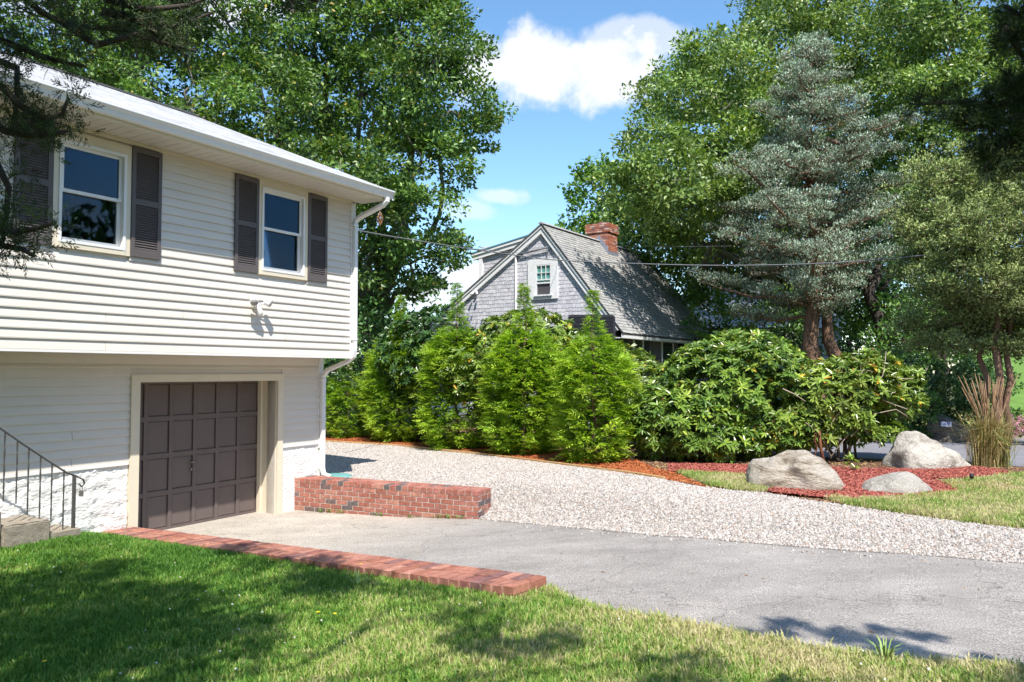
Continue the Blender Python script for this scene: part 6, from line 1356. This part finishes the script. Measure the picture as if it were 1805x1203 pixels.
# the crown overhead: pads placed where the lawn lies in its shade
def shade(gx, gy, z, r): t = (z - .5) / TAN; return (np.array([gx, gy, .5]) - TRAVEL * t, r)
SH = [(-5.6, 6.9, 7.2, .8), (-4.9, 6.3, 7.0, .9), (-4.0, 6.5, 7.4, .9), (-4.6, 5.2, 7.2, .8), (-3.6, 5.4, 6.8, .9), (-3.0, 6.3, 7.5, .9), (-2.6, 5.3, 7.1, .85), (-2.1, 6.2, 7.4, .75), (-1.6, 6.75, 7.1, .6), (-3.4, 4.3, 7.2, .8), (-2.3, 4.3, 6.9, .6), (-1.95, 5.3, 7.3, .40), (-.7, 6.6, 7.4, .36), (-2.9, 8.25, 7.6, .36), (-2.3, 7.85, 7.4, .38), (-1.75, 7.45, 7.5, .36), (-1.25, 7.1, 7.3, .32), (-.15, 6.4, 7.1, .34), (-.3, 5.0, 7.3, .5), (.5, 5.0, 7.2, .42), (-1.75, 4.2, 7.5, .36), (-.1, 4.25, 7.2, .45), (1.1, 4.75, 7.1, .35), (-.5, 5.75, 7.5, .32), (-3.9, 7.3, 7.7, .5), (.9, 4.1, 7.3, .4), (2.0, 4.35, 7.2, .3), (-5.8, 5.5, 7, .7), (-1.9, 3.7, 7, .6), (0.2, 3.6, 7, .7), (1.7, 3.7, 7.2, .5), (2.9, 4.0, 7.1, .4), (-4.6, 8.1, 7.9, .4), (-2.7, 7.35, 7.8, .4), (-6.6, 6.2, 7.3, .8)]
blobs = []
for (gx, gy, z, r) in SH:
    c, _ = shade(gx, gy, z, r); blobs.append((c, (r, r, r * .35)))
    mb = MB(); branch(mb, tp_[6], c, .045, .015, rng, 6, .06, 6); mb.build('branch', bark_red, nj)
C, O = blob_clumps(rng, [(c, tuple(np.array(r) * .9)) for c, r in blobs], 26, .25, -1, .5, hole=(3.1, -.4))
V, F, v, w = tuft_pads(rng, C, np.ones((len(C), 3)) * .15, 22, .10, .045, up=.2); np_mesh('crown', V, F, fgjm, nj, {'v': v, 'w': w}, kind='stuff')
# ---- near pine on the right, out of focus
np_ = thing('near_pine', (3.9, -.6, .58), 'near dark pine with an out of focus bough across the upper right', 'tree')
rng = np.random.default_rng(66)
mb = MB(); tpp = branch(mb, (3.9, -.6, .4), (4.1, -.2, 8.0), .18, .07, rng, 9, .02, 12); mb.build('trunk', bark_dark, np_)
def needle_tufts(rng, C, AX, n_per, L, Wd):
    n = len(C) * n_per; cc = np.repeat(C, n_per, 0); ax = np.repeat(AX, n_per, 0); d = unit(ax * .7 + rng.normal(size=(n, 3)) * .6); V, F = leaves(cc, d, rdir(rng, n), L * rng.uniform(.6, 1.2, n), Wd, fold=.02); return V, F, np.repeat(rng.uniform(.1, .8, n), 4), np.repeat(np.repeat(rng.random(len(C)), n_per), 4)
Yp = 2.3; C = []; AX = []
for pts, wdt, de in (([(1960, 90, .2), (1840, 150, 0), (1760, 185, 0), (1690, 180, 0), (1620, 184, 0)], .05, 190), ([(1950, 120, 0), (1830, 120, 0), (1795, 90, 0), (1770, 45, 0)], .07, 260), ([(1900, 240, .1), (1820, 235, 0), (1760, 260, 0), (1735, 300, 0)], .085, 330), ([(1900, 200, .1), (1800, 205, 0), (1740, 220, 0), (1700, 230, 0)], .06, 260), ([(1930, 60, 0), (1850, 40, 0), (1800, 30, 0), (1770, 10, 0)], .05, 200), ([(1900, 160, 0), (1850, 180, 0), (1800, 165, 0), (1770, 130, 0)], .08, 320), ([(1900, 300, 0), (1840, 290, 0), (1790, 300, 0)], .07, 250)):
    W_ = [atY(x, y, Yp + dy) for (x, y, dy) in pts]; n = len(W_); mb = MB(); mb.tube(W_, [.013 * (1 - .7 * i / n) for i in range(n)], 6); mb.build('branch', bark_dark, np_)
    e_ = W_[0]; mb = MB(); branch(mb, tpp[min(8, max(1, int((e_[2]) / 7.6 * 9)))], e_, .035, .013, rng, 5, .03, 6); mb.build('branch', bark_dark, np_)
    for i in range(n - 1):
        L = np.linalg.norm(W_[i + 1] - W_[i]); u_ = unit(W_[i + 1] - W_[i])
        for k in range(int(L * de * .85)): o_ = unit(rng.normal(size=3)); C.append(W_[i] + (W_[i + 1] - W_[i]) * rng.random() + o_ * rng.uniform(0, wdt)); AX.append(unit(u_ * .5 + o_))
V, F, v, w = needle_tufts(rng, np.array(C), np.array(AX), 34, .05, .0026); np_mesh('foliage', V, F, fgjm, np_, {'v': v, 'w': w}, kind='stuff')
# the bough whose shadow falls on the driveway, and upper crown
blobs = []
for (gx, gy, z, r) in [(1.95, 5.48, 6.2, .13), (1.85, 5.28, 6.2, .07), (1.62, 5.30, 6.2, .05), (2.2, 5.18, 6.25, .17), (2.38, 4.95, 6.2, .18), (2.7, 5.15, 6.2, .09), (2.5, 5.28, 6.2, .05), (2.45, 4.72, 6.2, .14), (3.25, 4.35, 6.3, .25), (3.7, 4.3, 6.3, .3), (4.6, 3.8, 6.6, .7), (5.4, 3.4, 7, .9), (4.3, 3.0, 7, .7)]:
    c, _ = shade(gx, gy, z, r); blobs.append((c, (r, r, r * .5)))
cs = [b_[0] for b_ in blobs]; mb = MB(); mb.tube([tpp[7], cs[10], cs[8], cs[3], cs[0], cs[1], cs[2]], [.05, .035, .028, .02, .014, .010, .006], 6); mb.build('branch', bark_dark, np_)
C = np.concatenate([np.array(c) + rdir(rng, int(900 * r[0] ** 2) + 14) * np.array(r) * rng.random((int(900 * r[0] ** 2) + 14, 1)) ** .5 for c, r in blobs[:10]] + [np.array(c) + rdir(rng, 150) * np.array(r) for c, r in blobs[10:]])
V, F, v, w = tuft_pads(rng, C, np.ones((len(C), 3)) * .06, 14, .07, .02, up=.1); np_mesh('crown', V, F, fgjm, np_, {'v': v, 'w': w}, kind='stuff')
